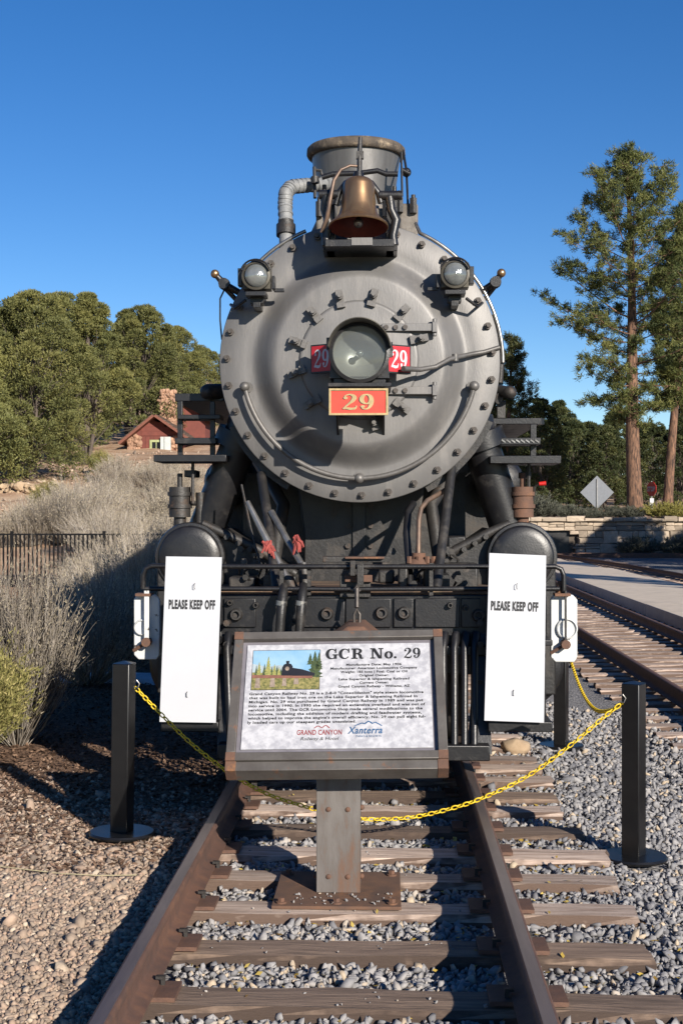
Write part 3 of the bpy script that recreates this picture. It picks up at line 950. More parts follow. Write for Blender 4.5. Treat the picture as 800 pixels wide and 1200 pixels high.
def flakes(x, y, z, size, matname, name, tilt=.6):
    n = len(x)
    a = RNG.uniform(0, 2 * np.pi, n)
    u = np.stack([np.cos(a), np.sin(a), RNG.normal(0, tilt * .5, n)], 1) * size[:, None]
    w = np.stack([-np.sin(a), np.cos(a), RNG.normal(0, tilt * .5, n)], 1) * (size * RNG.uniform(.25, .8, n))[:, None]
    c = np.stack([x, y, z], 1)
    V = np.stack([c - u, c - w * .9, c + u, c + w], 1).reshape(-1, 3)
    i = np.arange(n) * 4
    T = np.concatenate([np.stack([i, i + 1, i + 2], 1), np.stack([i, i + 2, i + 3], 1)])
    return np_mesh(name, V, T, matname, np.repeat(RNG.random(n), 4))


x, y = field(-.95, 1.3, 4.3, 11, 90, 8)
k = (np.abs(np.abs(x - XC) - .7525) > .09) & (~on_tie(x, y, TIE_Y, XC, 1.3) | (RNG.random(len(x)) < .08))
x, y = x[k], y[k]
zz = np.where(on_tie(x, y, TIE_Y, XC, 1.3), -.183, G(x, y) + .028)
lf = link('leaf_litter', flakes(x, y, zz, RNG.uniform(.010, .020, len(x)), 'litter', 'leaf_litter'))
tag(lf, 'small yellow fallen leaves lying among the ballast', 'leaves', kind='stuff')
x, y = field(-4.6, -1.0, 7.0, 17, 1500, 9.0)
k = visible(x, y)
x, y = x[k], y[k]
ch = link('mulch', flakes(x, y, G(x, y) + RNG.uniform(.004, .02, len(x)), RNG.uniform(.010, .028, len(x)), 'chips', 'mulch'))
tag(ch, 'brown bark chips and dirt in the shade left of the engine', 'mulch', kind='stuff')
# small stones lying on ties and on the sign's base plate
x, y = field(-.85, .45, 4.4, 8.5, 60, 9)
k = on_tie(x, y, TIE_Y, XC, .62, .10)
x, y = x[k], y[k]
sz = RNG.uniform(.004, .010, len(x))
pos = np.stack([x, y, np.full(len(x), -.186)], 1)
cr = link('grit', scatter_stones('grit', pos, sz, 'stone_grey', np.clip(RNG.normal(.6, .2, len(x)), 0, 1)))
tag(cr, 'loose grit scattered over the tie tops', 'gravel', kind='stuff')

# patch of old snow in the engine's shade
sn = MB()
rs = random.Random(5)
ring = [Vector((math.cos(a) * (1.0 + rs.uniform(-.35, .25)) * 1.25, math.sin(a) * (1 + rs.uniform(-.4, .3)) * .55, 0)) for a in np.linspace(0, 2 * math.pi, 29)[:-1]]
c0 = Vector((-2.95, 15.2, 0))
vs = [c0 + Vector((0, 0, g(c0.x, c0.y) + .05))]
for fr, hh in ((.45, .048), (.8, .035), (1.0, -.02)):
    vs += [Vector((c0.x + p.x * fr, c0.y + p.y * fr, g(c0.x + p.x * fr, c0.y + p.y * fr) + hh + rs.uniform(-.008, .012))) for p in ring]
n = len(ring)
fs = [(0, 1 + k, 1 + (k + 1) % n) for k in range(n)]
for q in range(2):
    fs += [(1 + q * n + k, 1 + (q + 1) * n + k, 1 + (q + 1) * n + (k + 1) % n, 1 + q * n + (k + 1) % n) for k in range(n)]
sn.add(vs, fs)
so = sn.build('snow_patch', 'snow', None, sharp=80)
tag(so, 'thin patch of old snow in the shade behind the brush', 'snow')

# ================================================================== retaining wall at the right, stone by stone
WALL_Y = 66.0
wl = empty('stone_wall', (11, WALL_Y, -.45), 'low dry limestone retaining wall behind the tracks', 'wall')
MB().span((2.0, WALL_Y + .10, -.6), (30, WALL_Y + .5, 1.36)).build('core', 'mortar', wl)
MB().span((7.75, WALL_Y + .06, -.5), (8.8, WALL_Y + .098, .85)).build('recess_shade_panel', 'black', wl)  # flat black panel paints the darkness inside the wall opening
rw = random.Random(11)
stone_protos = []
for q in range(10):
    mb = MB()
    vs = []
    for yy, ins in ((.5, 0.0), (-.2, 0.0), (-.5, .09)):
        for xx, zz in ((-.5, -.5), (-.17, -.5), (.17, -.5), (.5, -.5), (.5, -.15), (.5, .5), (.17, .5), (-.17, .5), (-.5, .5), (-.5, .15)):
            jx, jz = rw.uniform(-.09, .02), rw.uniform(-.10, .03)
            vs.append(Vector(((xx + math.copysign(jx, xx) if abs(xx) > .3 else xx) * (1 - ins), yy + rw.uniform(-.05, .05) * (yy < 0), (zz + math.copysign(jz, zz)) * (1 - ins * 1.6))))
    fs = []
    for a in range(2):
        for k in range(10):
            k2 = (k + 1) % 10
            fs.append((a * 10 + k, a * 10 + k2, (a + 1) * 10 + k2, (a + 1) * 10 + k))
    vs.append(Vector((rw.uniform(-.1, .1), -.58 + rw.uniform(-.05, .05), rw.uniform(-.1, .1))))
    fs += [(20 + k, 20 + (k + 1) % 10, 30) for k in range(10)]
    mb.add(vs, fs)
    stone_protos.append(mb.mesh('stone', 'wall_stone', sharp=30))
def lay_stone(x0, x1, z0, z1, top=False):
    cx_ = (x0 + x1) / 2
    if 7.75 < cx_ < 8.8 and z1 < .85:
        return
    o = link('stone', stone_protos[rw.randrange(10)], wl, Vector((cx_, WALL_Y + rw.uniform(-.03, .04) - (.07 if top else 0), (z0 + z1) / 2)) - WORLD_LOC[wl.name])
    o.scale = ((x1 - x0 - .02) * rw.choice((-1, 1)), .36 if not top else .55, z1 - z0 - .018)
    o.rotation_euler = (0, rw.uniform(-.03, .03), 0)


def split_row(x0, x1, z0, z1, top=False):
    n = rw.choice((1, 1, 2, 2, 3)) if x1 - x0 > .7 else 1
    cuts = sorted([x0 + (x1 - x0) * (k + rw.uniform(-.2, .2)) / n for k in range(1, n)])
    for a, b in zip([x0] + cuts, cuts + [x1]):
        lay_stone(a, b, z0, z1, top)


for z0, z1 in ((-.46, .18), (.18, .80), (.80, 1.24)):
    x = 2.0 + rw.uniform(-.4, 0)
    while x < 24:
        w = rw.uniform(.5, 1.35)
        if rw.random() < .28 and w < 1.0:
            lay_stone(x, x + w, z0, z1)
        else:
            zm = z0 + (z1 - z0) * rw.uniform(.36, .64)
            split_row(x, x + w, z0, zm)
            if rw.random() < .2:
                zn = zm + (z1 - zm) * .5
                split_row(x, x + w, zm, zn); split_row(x, x + w, zn, z1)
            else:
                split_row(x, x + w, zm, z1)
        x += w
x = 2.0
while x < 24:
    w = rw.uniform(.45, 1.2)
    lay_stone(x, x + w, 1.24, 1.42 + rw.uniform(-.03, .10), True)
    x += w

# ================================================================== the steam engine
eng = empty('steam_locomotive', (XC, 9.6, 0.0), 'black steam locomotive with grey smokebox front standing on the track', 'locomotive')
DF = 9.55                                            # depth of the smokebox front ring
CF = P(421, 425, DF)                                 # its centre
RF = 164 / S(DF)
cx, cz = CF.x, CF.z
fwd = Vector((0, -1, 0))


def ring_pt(r, ang, y):
    return Vector((cx + r * math.cos(R(ang)), y, cz + r * math.sin(R(ang))))


# smokebox, boiler
MB().lathe([(RF - .012, 0), (RF - .012, 2.6), (RF - .06, 2.6), (RF - .10, 2.75)], (cx, DF + .03, cz), (0, 1, 0), n=72, cap1=True).build('smokebox', 'smokebox', eng)
MB().lathe([(.80, 0), (.80, 5.4), (.74, 5.5)], (cx, DF + 2.7, cz), (0, 1, 0), n=48, cap1=True).build('boiler', 'black', eng)
# dished front plate
prof = [(RF, 0.03), (RF, -.012), (RF - .006, -.018), (.80, -.018), (.755, -.018)]
for i in range(1, 13):
    t = i / 12
    prof.append((.755 - .19 * t, -.018 - .150 * (t * t * (3 - 2 * t))))
prof += [(.50, -.171), (.415, -.174), (.412, -.174), (.405, -.190), (.395, -.196), (.385, -.196), (.30, -.206), (.18, -.214), (0.0, -.218)]
front = MB().lathe(prof, (cx, DF, cz), (0, 1, 0), n=96).build('smokebox_front', 'smokebox', eng, sharp=50)
# bolts round the ring
bm = MB().cyl((0, 0, 0), (0, -.022, 0), .026, n=6).cyl((0, -.022, 0), (0, -.050, 0), .015, .012, n=8).mesh('bolt', 'bolt')
for i in range(31):
    a = 360 / 31 * i + 4
    link('bolt', bm, front, ring_pt(.927, a, DF - .018) - WORLD_LOC[eng.name])
# clamps (dogs) of the door
dog = MB()
dog.box((0, -.022, .0), (.058, .044, .150)).cyl((0, -.03, .014), (0, -.085, .014), .030, n=6).cyl((0, -.085, .014), (0, -.115, .014), .018, n=8).box((0, -.035, -.060), (.070, .050, .042))
dogm = dog.mesh('door_clamp', 'fitting')
for px, py in ((398, 351), (438, 351), (367, 370), (471, 371), (345, 403), (489, 402), (347, 440), (366, 475), (437, 493), (468, 476)):
    a = math.degrees(math.atan2(425 - py, px - 421))
    o = link('door_clamp', dogm, eng, ring_pt(.437, a, DF - .172) - WORLD_LOC[eng.name])
    o.rotation_euler = (0, R(90 - a) + random.uniform(-.25, .25), 0)
    o.scale = (.82, 1, .80)
# hinge straps
for py in (384, 458):
    d = DF - .212
    a, b = P(447, py, d), P(508, py, d)
    mb = MB().span((a.x, d - .018, a.z - .026), (b.x, d + .02, a.z + .026))
    mb.span((b.x - .012, d - .03, a.z - .036), (b.x + .022, d + .06, a.z + .036))
    mb.cyl((b.x + .005, d, a.z - .06), (b.x + .005, d, a.z + .06), .016, n=10)
    h = mb.build('hinge_strap', 'smokebox', eng, bevel=.004)
    for k in range(3):
        mbb = MB().cyl((a.x + .03 + .065 * k, d - .018, a.z), (a.x + .03 + .065 * k, d - .036, a.z), .017, n=8)
        mbb.build('rivet', 'bolt', h)
    p = P(484, py, d)
    mbt = Plane2D((p.x, d - .0185, p.z - .007), (1, 0, 0), (0, 0, 1))
# curved hand rail
pts = [ring_pt(.812, a, DF - .105) for a in np.linspace(192.5, 347.5, 44)]
hr = MB().tube(pts, .0185, n=10).build('front_handrail', 'fitting', eng)
for a in (192.5, 270, 347.5):
    mb = MB().cyl(ring_pt(.812, a, DF - .105), ring_pt(.80, a, DF - .01), .016, n=10).ball(ring_pt(.812, a, DF - .105), .036).cyl(ring_pt(.80, a, DF - .03), ring_pt(.80, a, DF - .012), .038, n=12)
    mb.build('handrail_stanchion', 'fitting', eng)

# ---------------- headlight, number boards, number plate
DH = 8.88
hl = P(421, 413, DH)
mb = MB().lathe([(.150, .46), (.182, .43), (.186, .03), (.198, .03), (.198, -.005), (.176, -.010), (.1735, .02)], hl, (0, 1, 0), n=48, cap0=True)
head = mb.build('headlight', 'black', eng)
MB().lathe([(.174, .012), (.14, .004), (.08, -.003), (0, -.005)], hl, (0, 1, 0), n=48).build('lens', 'thin_glass', head)
MB().lathe([(.172, .02), (.165, .06), (.14, .11), (.10, .145), (.05, .162), (0, .167)], hl, (0, 1, 0), n=48).build('reflector', 'reflector', head, sharp=60)
MB().cyl(hl + Vector((0, .165, 0)), hl + Vector((0, .075, 0)), .016, n=12).ball(hl + Vector((0, .07, 0)), .026, 12, 8).build('bulb', 'lens', head)
vis = MB()
seg = []
for a in np.linspace(8, 172, 30):
    ca, sa = math.cos(R(a)), math.sin(R(a))
    dep = .055 + .085 * sa
    seg.append([hl + Vector((ca * .196, 0.0, sa * .196)), hl + Vector((ca * .202, -dep, sa * .202 + .004)), hl + Vector((ca * .208, -dep, sa * .208 + .004)), hl + Vector((ca * .204, 0.0, sa * .204))])
vs = [p for s4 in seg for p in s4]
fs = []
for i in range(len(seg) - 1):
    for k in range(4):
        fs.append((i * 4 + k, i * 4 + (k + 1) % 4, i * 4 + 4 + (k + 1) % 4, i * 4 + 4 + k))
vis.add(vs, fs); vis.build('visor', 'lamp_housing', head)
mb = MB().cyl(hl + Vector((-.20, .03, .02)), hl + Vector((-.20, .03, .10)), .016, n=8).cyl(hl + Vector((.20, .03, -.03)), hl + Vector((.20, .03, .07)), .015, n=8)
mb.box(hl + Vector((.205, .03, .025)), (.03, .03, .02)).build('latch', 'black', head)
# bracket shelf
sh = P(421, 451, DH)
mb = MB().span((sh.x - .205, DH - .005, sh.z - .012), (sh.x + .205, DF - .17, sh.z + .014))
mb.span((sh.x - .17, DH + .08, sh.z + .014), (sh.x + .17, DH + .40, sh.z + .05))
for s in (-1, 1):
    mb.prism([(sh.x + s * .15, DH + .05, sh.z - .012), (sh.x + s * .15, DF - .17, sh.z - .012), (sh.x + s * .15, DF - .17, sh.z - .30)], (s * .014, 0, 0))
mb.build('headlight_bracket', 'black', eng, bevel=.003)
MB().prism([hl + Vector((-.195, .06, sh.z + .05 - hl.z)), hl + Vector((.195, .06, sh.z + .05 - hl.z)), hl + Vector((.188, .06, -.02)), hl + Vector((.12, .06, -.15)), hl + Vector((-.12, .06, -.15)), hl + Vector((-.188, .06, -.02))], (0, .30, 0)).build('headlight_cradle', 'black', head)
# number plate
pa, pb = P(385.5, 455.5, DH - .02), P(454.5, 486.5, DH - .02)
np_ = MB().span((pa.x, DH - .012, pb.z), (pb.x, DH - .03, pa.z)).build('number_plate', 'red_plate', eng, bevel=.003, label='red rectangular number plate reading 29 in gold')
pl = Plane2D((pa.x, DH - .03, pb.z), (1, 0, 0), (0, 0, 1))
W, H = pb.x - pa.x, pa.z - pb.z
mb = MB()
t = .013
for a, b in (((0, 0), (W, t)), ((0, H - t), (W, H)), ((0, t), (t, H - t)), ((W - t, t), (W, H - t))):
    mb.span((pa.x + a[0], DH - .0385, pb.z + a[1]), (pa.x + b[0], DH - .030, pb.z + b[1]))
mb.build('gold_border', 'gold', np_)
mb = MB()
pl.heading(mb, '29', W * .215, W * .79, H * .20, H * .60, n=.004)
mb.build('lettering', 'gold', np_)
mb = MB()
pl.heading(mb, '29', W * .200, W * .775, H * .19, H * .60, n=.002)
mb.build('lettering_shade', 'ink', np_)
# number boards on the sides of the headlight
for s, (x0, x1, y0, y1) in ((-1, (365, 389, 406, 436)), (1, (454, 480, 405, 435))):
    d0, d1 = (DH + .30, DH + .20) if s < 0 else (DH + .20, DH + .30)
    q0, q1 = P(x0, y1, d0), P(x1, y1, d1)
    hh = (y1 - y0) / S(DH + .25)
    U = Vector((q1.x - q0.x, d1 - d0, 0)); Wd = U.length
    pn = Plane2D((q0.x, d0, q0.z), U, (0, 0, 1))
    mb = MB().prism([pn.at(-.008, -.01), pn.at(Wd + .008, -.01), pn.at(Wd + .008, hh + .01), pn.at(-.008, hh + .01)], pn.N * -.05)
    nb = mb.build('number_board', 'black', head, label='black edged red side board reading 29 in white')
    mb = MB(); pn.poly(mb, [(.002, 0), (Wd - .002, 0), (Wd - .002, hh), (.002, hh)], .002); mb.build('board_face', 'red_board', nb)
    mb = MB()
    (pn.heading(mb, '29', Wd * .12, Wd * .90, hh * .14, hh * .72, n=.004))
    mb.build('lettering', 'white_sign', nb)
# conduit from the headlight to the right rim
pts = [P(472, 432, DH + .2), P(492, 433, DF - .32), P(510, 430, DF - .29), P(526, 421, DF - .23), P(538, 418, DF - .15), P(552, 415, DF - .075), P(567, 412.5, DF - .05), P(585, 407, DF - .03)]
mb = MB().tube(pts, [.019, .017, .016, .016, .016, .016, .016, .016], n=8).cyl(P(533, 423, DF - .18), P(533, 415, DF - .18), .022, n=8)
mb.build('conduit', 'fitting', eng)

# ---------------- rim conduit, marker lamps, flag brackets
for nm, a0, a1 in (('rim_conduit', 65, 0), ('rim_conduit', 112, 138)):
    pts = [ring_pt(RF + .022, a, DF + .02) for a in np.linspace(a0, a1, 26)]
    if a0 == 65:
        pts = [P(487, 262, DF + .3)] + pts
    MB().tube(pts, .0135, n=8).build(nm, 'steel', eng)
pts = [ring_pt(RF + .012, a, DF + .05) for a in np.linspace(20, -8, 14)]
MB().tube(pts, .02, n=8).build('rim_conduit', 'grease', eng)
for s, (lx, ly) in ((-1, (300, 323)), (1, (533, 321))):
    dl = DF - .27
    lc = P(lx, ly, dl)
    k = .0995
    mb = MB().lathe([(.06, .20), (.088, .18), (.094, .02), (.100, .02), (.100, -.006), (.082, -.010)], lc, (0, 1, 0), n=28, cap0=True)
    mb.box(lc + Vector((0, .10, 0)), (.19, .13, .17))
    lamp = mb.build('marker_lamp', 'lamp_housing', eng, bevel=.004)
    MB().lathe([(.080, .0), (.07, -.018), (.04, -.032), (0, -.038)], lc, (0, 1, 0), n=24).build('lens', 'lens', lamp)
    mb = MB().box(lc + Vector((0, .06, -.125)), (.14, .17, .03)).box(lc + Vector((0, .12, -.155)), (.09, .11, .05)).box(lc + Vector((0, .17, -.19)), (.05, .24, .04))
    mb.box(lc + Vector((s * .115, .09, .0)), (.03, .09, .12)).box(lc + Vector((-s * .115, .08, -.04)), (.02, .09, .09))
    mb.box(lc + Vector((-s * .15, .10, -.085)), (.07, .03, .025)).cyl(lc + Vector((0, .05, .09)), lc + Vector((0, .05, .12)), .05, .03, n=12)
    mb.tube([lc + Vector((s * .08, .1, -.15)), lc + Vector((s * .16, .15, -.2)), lc + Vector((s * .20, .24, -.16))], .012, n=6)
    mb.build('lamp_bracket', 'black', lamp, bevel=.003)
    # hooded rim of the lamp
    MB().tube([lc + Vector((.105 * math.cos(R(a)), -.03, .105 * math.sin(R(a)))) for a in np.linspace(20, 160, 14)], .007, n=6).build('lamp_hood', 'black', lamp)
    # flag bracket with brass knob
    if s < 0: a, b, c = P(252, 321, DF - .02), P(263, 333, DF), P(291, 349, DF + .05)
    else: a, b, c = P(587, 320, DF - .02), P(580, 331, DF), P(557, 346, DF + .05)
    mb = MB().tube([b, (b + c) / 2, c], .024, n=10).tube([b + Vector((0, .06, -.02)), c + Vector((-s * .0, .06, -.10))], .018, n=8).ball(b, .042).tube([a, b], [.018, .026], n=10)
    mb.cyl(b + Vector((0, -.05, 0)), b + Vector((0, .05, 0)), .038, n=12)
    fb = mb.build('flag_bracket', 'black', eng)
    MB().ball(a, .031, 16, 10).build('brass_knob', 'brass', fb)
    if s < 0:
        MB().tube([b + Vector((0, .02, -.03)), P(258, 350, DF + .03), P(258, 375, DF + .04), P(260, 398, DF + .08)], .006, n=6).build('cable', 'black', eng)

# ---------------- bell
DB = 9.20
bt = P(420, 210, DB)
tilt = Matrix.Rotation(R(-10), 3, 'X')
ax = tilt @ Vector((0, 0, -1))
outer = [(0, 0), (.055, .002), (.088, .014), (.104, .034), (.108, .06), (.112, .13), (.118, .20), (.130, .25), (.150, .285), (.178, .312), (.198, .330), (.202, .340), (.196, .346)]
bell = MB().lathe(outer, bt, ax, n=48).build('bell', 'brass', eng, sharp=60)
MB().lathe([(.196, .3455), (.180, .328), (.150, .302), (.122, .262), (.108, .20), (.100, .10), (.06, .05), (0, .045)], bt, ax, n=40).build('bell_interior', 'bell_red', bell)
cb = bt + ax * .315
MB().tube([bt + ax * .06, cb], .012, n=8).build('clapper_rod', 'grease', bell)
MB().ball(cb + Vector((0, -.02, 0)), .034, 14, 10).build('clapper', 'steel', bell)
mb = MB()
yk = [P(393, 240, DB), P(397, 226, DB), P(405, 215, DB), P(420, 208, DB), P(435, 215, DB), P(443, 226, DB), P(446, 238, DB)]
mb.tube(yk, [.02, .022, .022, .03, .022, .022, .02], n=10)
mb.cyl(bt + Vector((0, 0, -.01)), bt + Vector((0, 0, .05)), .045, .03, n=14)
mb.cyl(P(374, 228, DB), P(396, 228, DB), .032, n=12).cyl(P(444, 229, DB), P(471, 229, DB), .032, n=12)
mb.build('bell_yoke', 'black', eng)
mb = MB()
for pts in ([P(382, 229, DB), P(380, 245, DB), P(386, 262, DB), P(381, 276, DB), P(383, 288, DB)], [P(456, 230, DB), P(458, 246, DB), P(464, 258, DB), P(460, 276, DB), P(461, 288, DB)]):
    mb.tube(pts, [.034, .03, .034, .03, .036], n=10)
b0, b1 = P(381, 291, DB), P(462, 278, DB)
mb.span((b0.x, DB - .05, b0.z), (b1.x, DF + .2, b1.z - .02))
mb.span((b0.x - .02, DB + .1, b0.z), (b0.x + .06, DF + .5, b0.z + .32)).span((b1.x - .06, DB + .1, b0.z), (b1.x + .02, DF + .5, b0.z + .30))
mb.build('bell_frame', 'black', eng, bevel=.005)
pc = P(424, 282, DB - .055)
MB().span((pc.x - .07, DB - .058, pc.z - .03), (pc.x + .07, DB - .052, pc.z + .02)).build('builder_plate', 'smokebox', eng)
# vertical rope arm and curved air pipe on the bell
mb = MB().tube([P(421, 213, DB), P(421, 190, DB + .02), P(422, 161, DB + .04)], [.016, .018, .013], n=8)
mb.box(P(421.5, 182, DB + .03), (.05, .04, .05))
mb.build('bell_arm', 'grease', eng)
pts = [P(376, 272, DB - .02), P(383, 256, DB - .06), P(387, 232, DB - .08), P(391, 212, DB - .06), P(399, 199, DB - .02), P(410, 194, DB + .01), P(420, 195, DB + .02)]
MB().tube(pts, [.010, .016, .014, .013, .011, .010, .010], n=8).build('air_pipe', 'copper', eng)
MB().tube([P(377, 208, 10.0), P(390, 204, 10.0), P(420, 203, 10.0), P(442, 200, 10.0), P(452, 204, 10.0), P(466, 204, 10.0)], .020, n=8).build('lever_bar', 'black', eng)

# ---------------- stack
DS = 10.6
st = P(417, 165, DS)
zt = st.z - .065
mb = MB().lathe([(.275, -1.15), (.272, -.60), (.290, -.45), (.325, -.20), (.350, -.02), (.31, -.02), (.28, -.40), (.24, -1.0)], (st.x, DS, zt), (0, 0, 1), n=56)
stk = mb.build('smokestack', 'stack', eng, sharp=60)
MB().lathe([(.349, -.075), (.372, -.07), (.383, -.05), (.380, -.01), (.365, .006), (.325, .006), (.31, -.03)], (st.x, DS, zt), (0, 0, 1), n=56).build('stack_rim', 'stack_rim', stk)
zb = cz + .93
mb = MB()
mb.lathe([(.44, -.02), (.42, .10), (.36, .17), (.30, .30), (.275, .42)], (st.x, DS, zb), (0, 0, 1), n=40)
mb.build('stack_base', 'dirty_grey', eng)
q0, q1 = P(370, 244, DS - .42), P(489, 238, DS - .42)
mb = MB().span((q0.x, DS - .42, zb - .12), (q1.x, DS + .4, q0.z)).span((q1.x - .14, DS - .43, zb - .1), (q1.x + .004, DS + .3, q1.z))
mb.build('saddle_box', 'dirty_grey', eng, bevel=.02)
for px, py, hgt in ((468, 233, .10), (484, 234, .06), (374, 238, .07), (380, 228, .12), (462, 230, .12), (452, 238, .1), (391, 240, .1)):
    p = P(px, py, DS - .45)
    MB().cyl(p - Vector((0, 0, .10)), p + Vector((0, 0, .01)), .030, n=6).cyl(p + Vector((0, 0, .01)), p + Vector((0, 0, hgt * .6)), .016, n=8).build('stud', 'grease', eng)
# lagged pipe at the left, valve rods at the right
pts = [P(335, 292, DS - .6), P(335, 262, DS - .55), P(334, 240, DS - .5), P(335, 226, DS - .5), P(341, 219, DS - .45), P(356, 217.5, DS - .4), P(376, 216, DS - .35), P(394, 212, DS - .1)]
lp = MB().tube(pts, [.050, .050, .053, .055, .051, .053, .051, .048], n=16).build('lagged_pipe', 'lagging', eng)
for i, (a, b) in enumerate(zip(pts[1:-1], pts[2:])):
    for t in (.15, .5, .85):
        c = a.lerp(b, t); dd = (b - a).normalized()
        MB().cyl(c - dd * .008, c + dd * .010, .0562, n=16).build('lagging_band', 'lagging', lp)
MB().cyl(P(335, 276, DS - .57), P(335, 264, DS - .55), .072, n=14).cyl(P(335, 264, DS - .55), P(335, 258, DS - .55), .058, n=14).build('pipe_flange', 'grease', lp)
mb = MB().tube([P(369, 232, DS - .5), P(368, 196, DS - .42)], .014, n=6).tube([P(368, 199, DS - .42), P(376, 200, DS - .42), P(377, 205, DS - .42)], .012, n=6).cyl(P(369, 215, DS - .5), P(369, 207, DS - .5), .03, n=8)
mb.build('drain_pipe', 'grease', eng)
mb = MB().tube([P(478, 246, DS - .4), P(476, 200, DS - .35), P(472, 176, DS - .1)], .010, n=6).tube([P(470, 178, DS - .4), P(471, 230, DS - .4)], .010, n=6).ball(P(476, 202, DS - .36), .036).cyl(P(470, 199, DS - .38), P(480, 204, DS - .38), .02, n=8)
mb.build('whistle_rod', 'black', eng)

# ---------------- under the smokebox
DD = 10.15
mb = MB()
a, b = P(356, 655, DD), P(490, 655, DD)
ztop = cz - .86
mb.prism([(a.x, DD, 1.0), (b.x, DD, 1.0), (b.x, DD, 1.55), (b.x + .06, DD, ztop + .12), (a.x - .06, DD, ztop + .12), (a.x, DD, 1.55)], (0, 1.1, 0))
sad = mb.build('cylinder_saddle', 'dusty', eng, bevel=.012)
c0 = P(421, 600, DD)
MB().span((c0.x - .052, DD - .02, 1.12), (c0.x + .045, DD - .001, ztop + .05)).build('saddle_seam', 'dusty', sad, bevel=.004)
bm2 = MB().cyl((0, 0, 0), (0, -.026, 0), .022, n=6).mesh('bolt', 'grease')
for k in range(5):
    for s in (-1, 1):
        link('bolt', bm2, sad, Vector((c0.x + s * .085 + .0, DD - .001, 1.30 + k * .15)) - WORLD_LOC[eng.name])
# frames behind
MB().span((c0.x - .62, 8.9 + .2, .80), (c0.x - .52, 18.2, 1.28)).span((c0.x + .52, 9.1, .80), (c0.x + .62, 18.2, 1.28)).span((c0.x - .52, 11.0, .5), (c0.x + .52, 11.1, 1.9)).build('main_frame', 'dusty', eng)
# smokebox underside brackets with bolts
for a in (208, 222, 236, 300, 308, 316, 324, 332):
    p = ring_pt(RF - .02, a, DF + .10)
    MB().ball(p, .036, 8, 6).cyl(p, p + Vector((0, -.06, 0)), .024, n=6).build('bracket_bolt', 'grease', eng)
for a0, a1 in ((206, 240), (298, 336)):
    vs_o = [ring_pt(RF + .045, a, DF + .07) for a in np.linspace(a0, a1, 12)]
    vs_i = [ring_pt(RF - .06, a, DF + .07) for a in np.linspace(a1, a0, 12)]
    MB().prism(vs_o + vs_i, (0, .10, 0)).build('support_flange', 'dusty', eng)

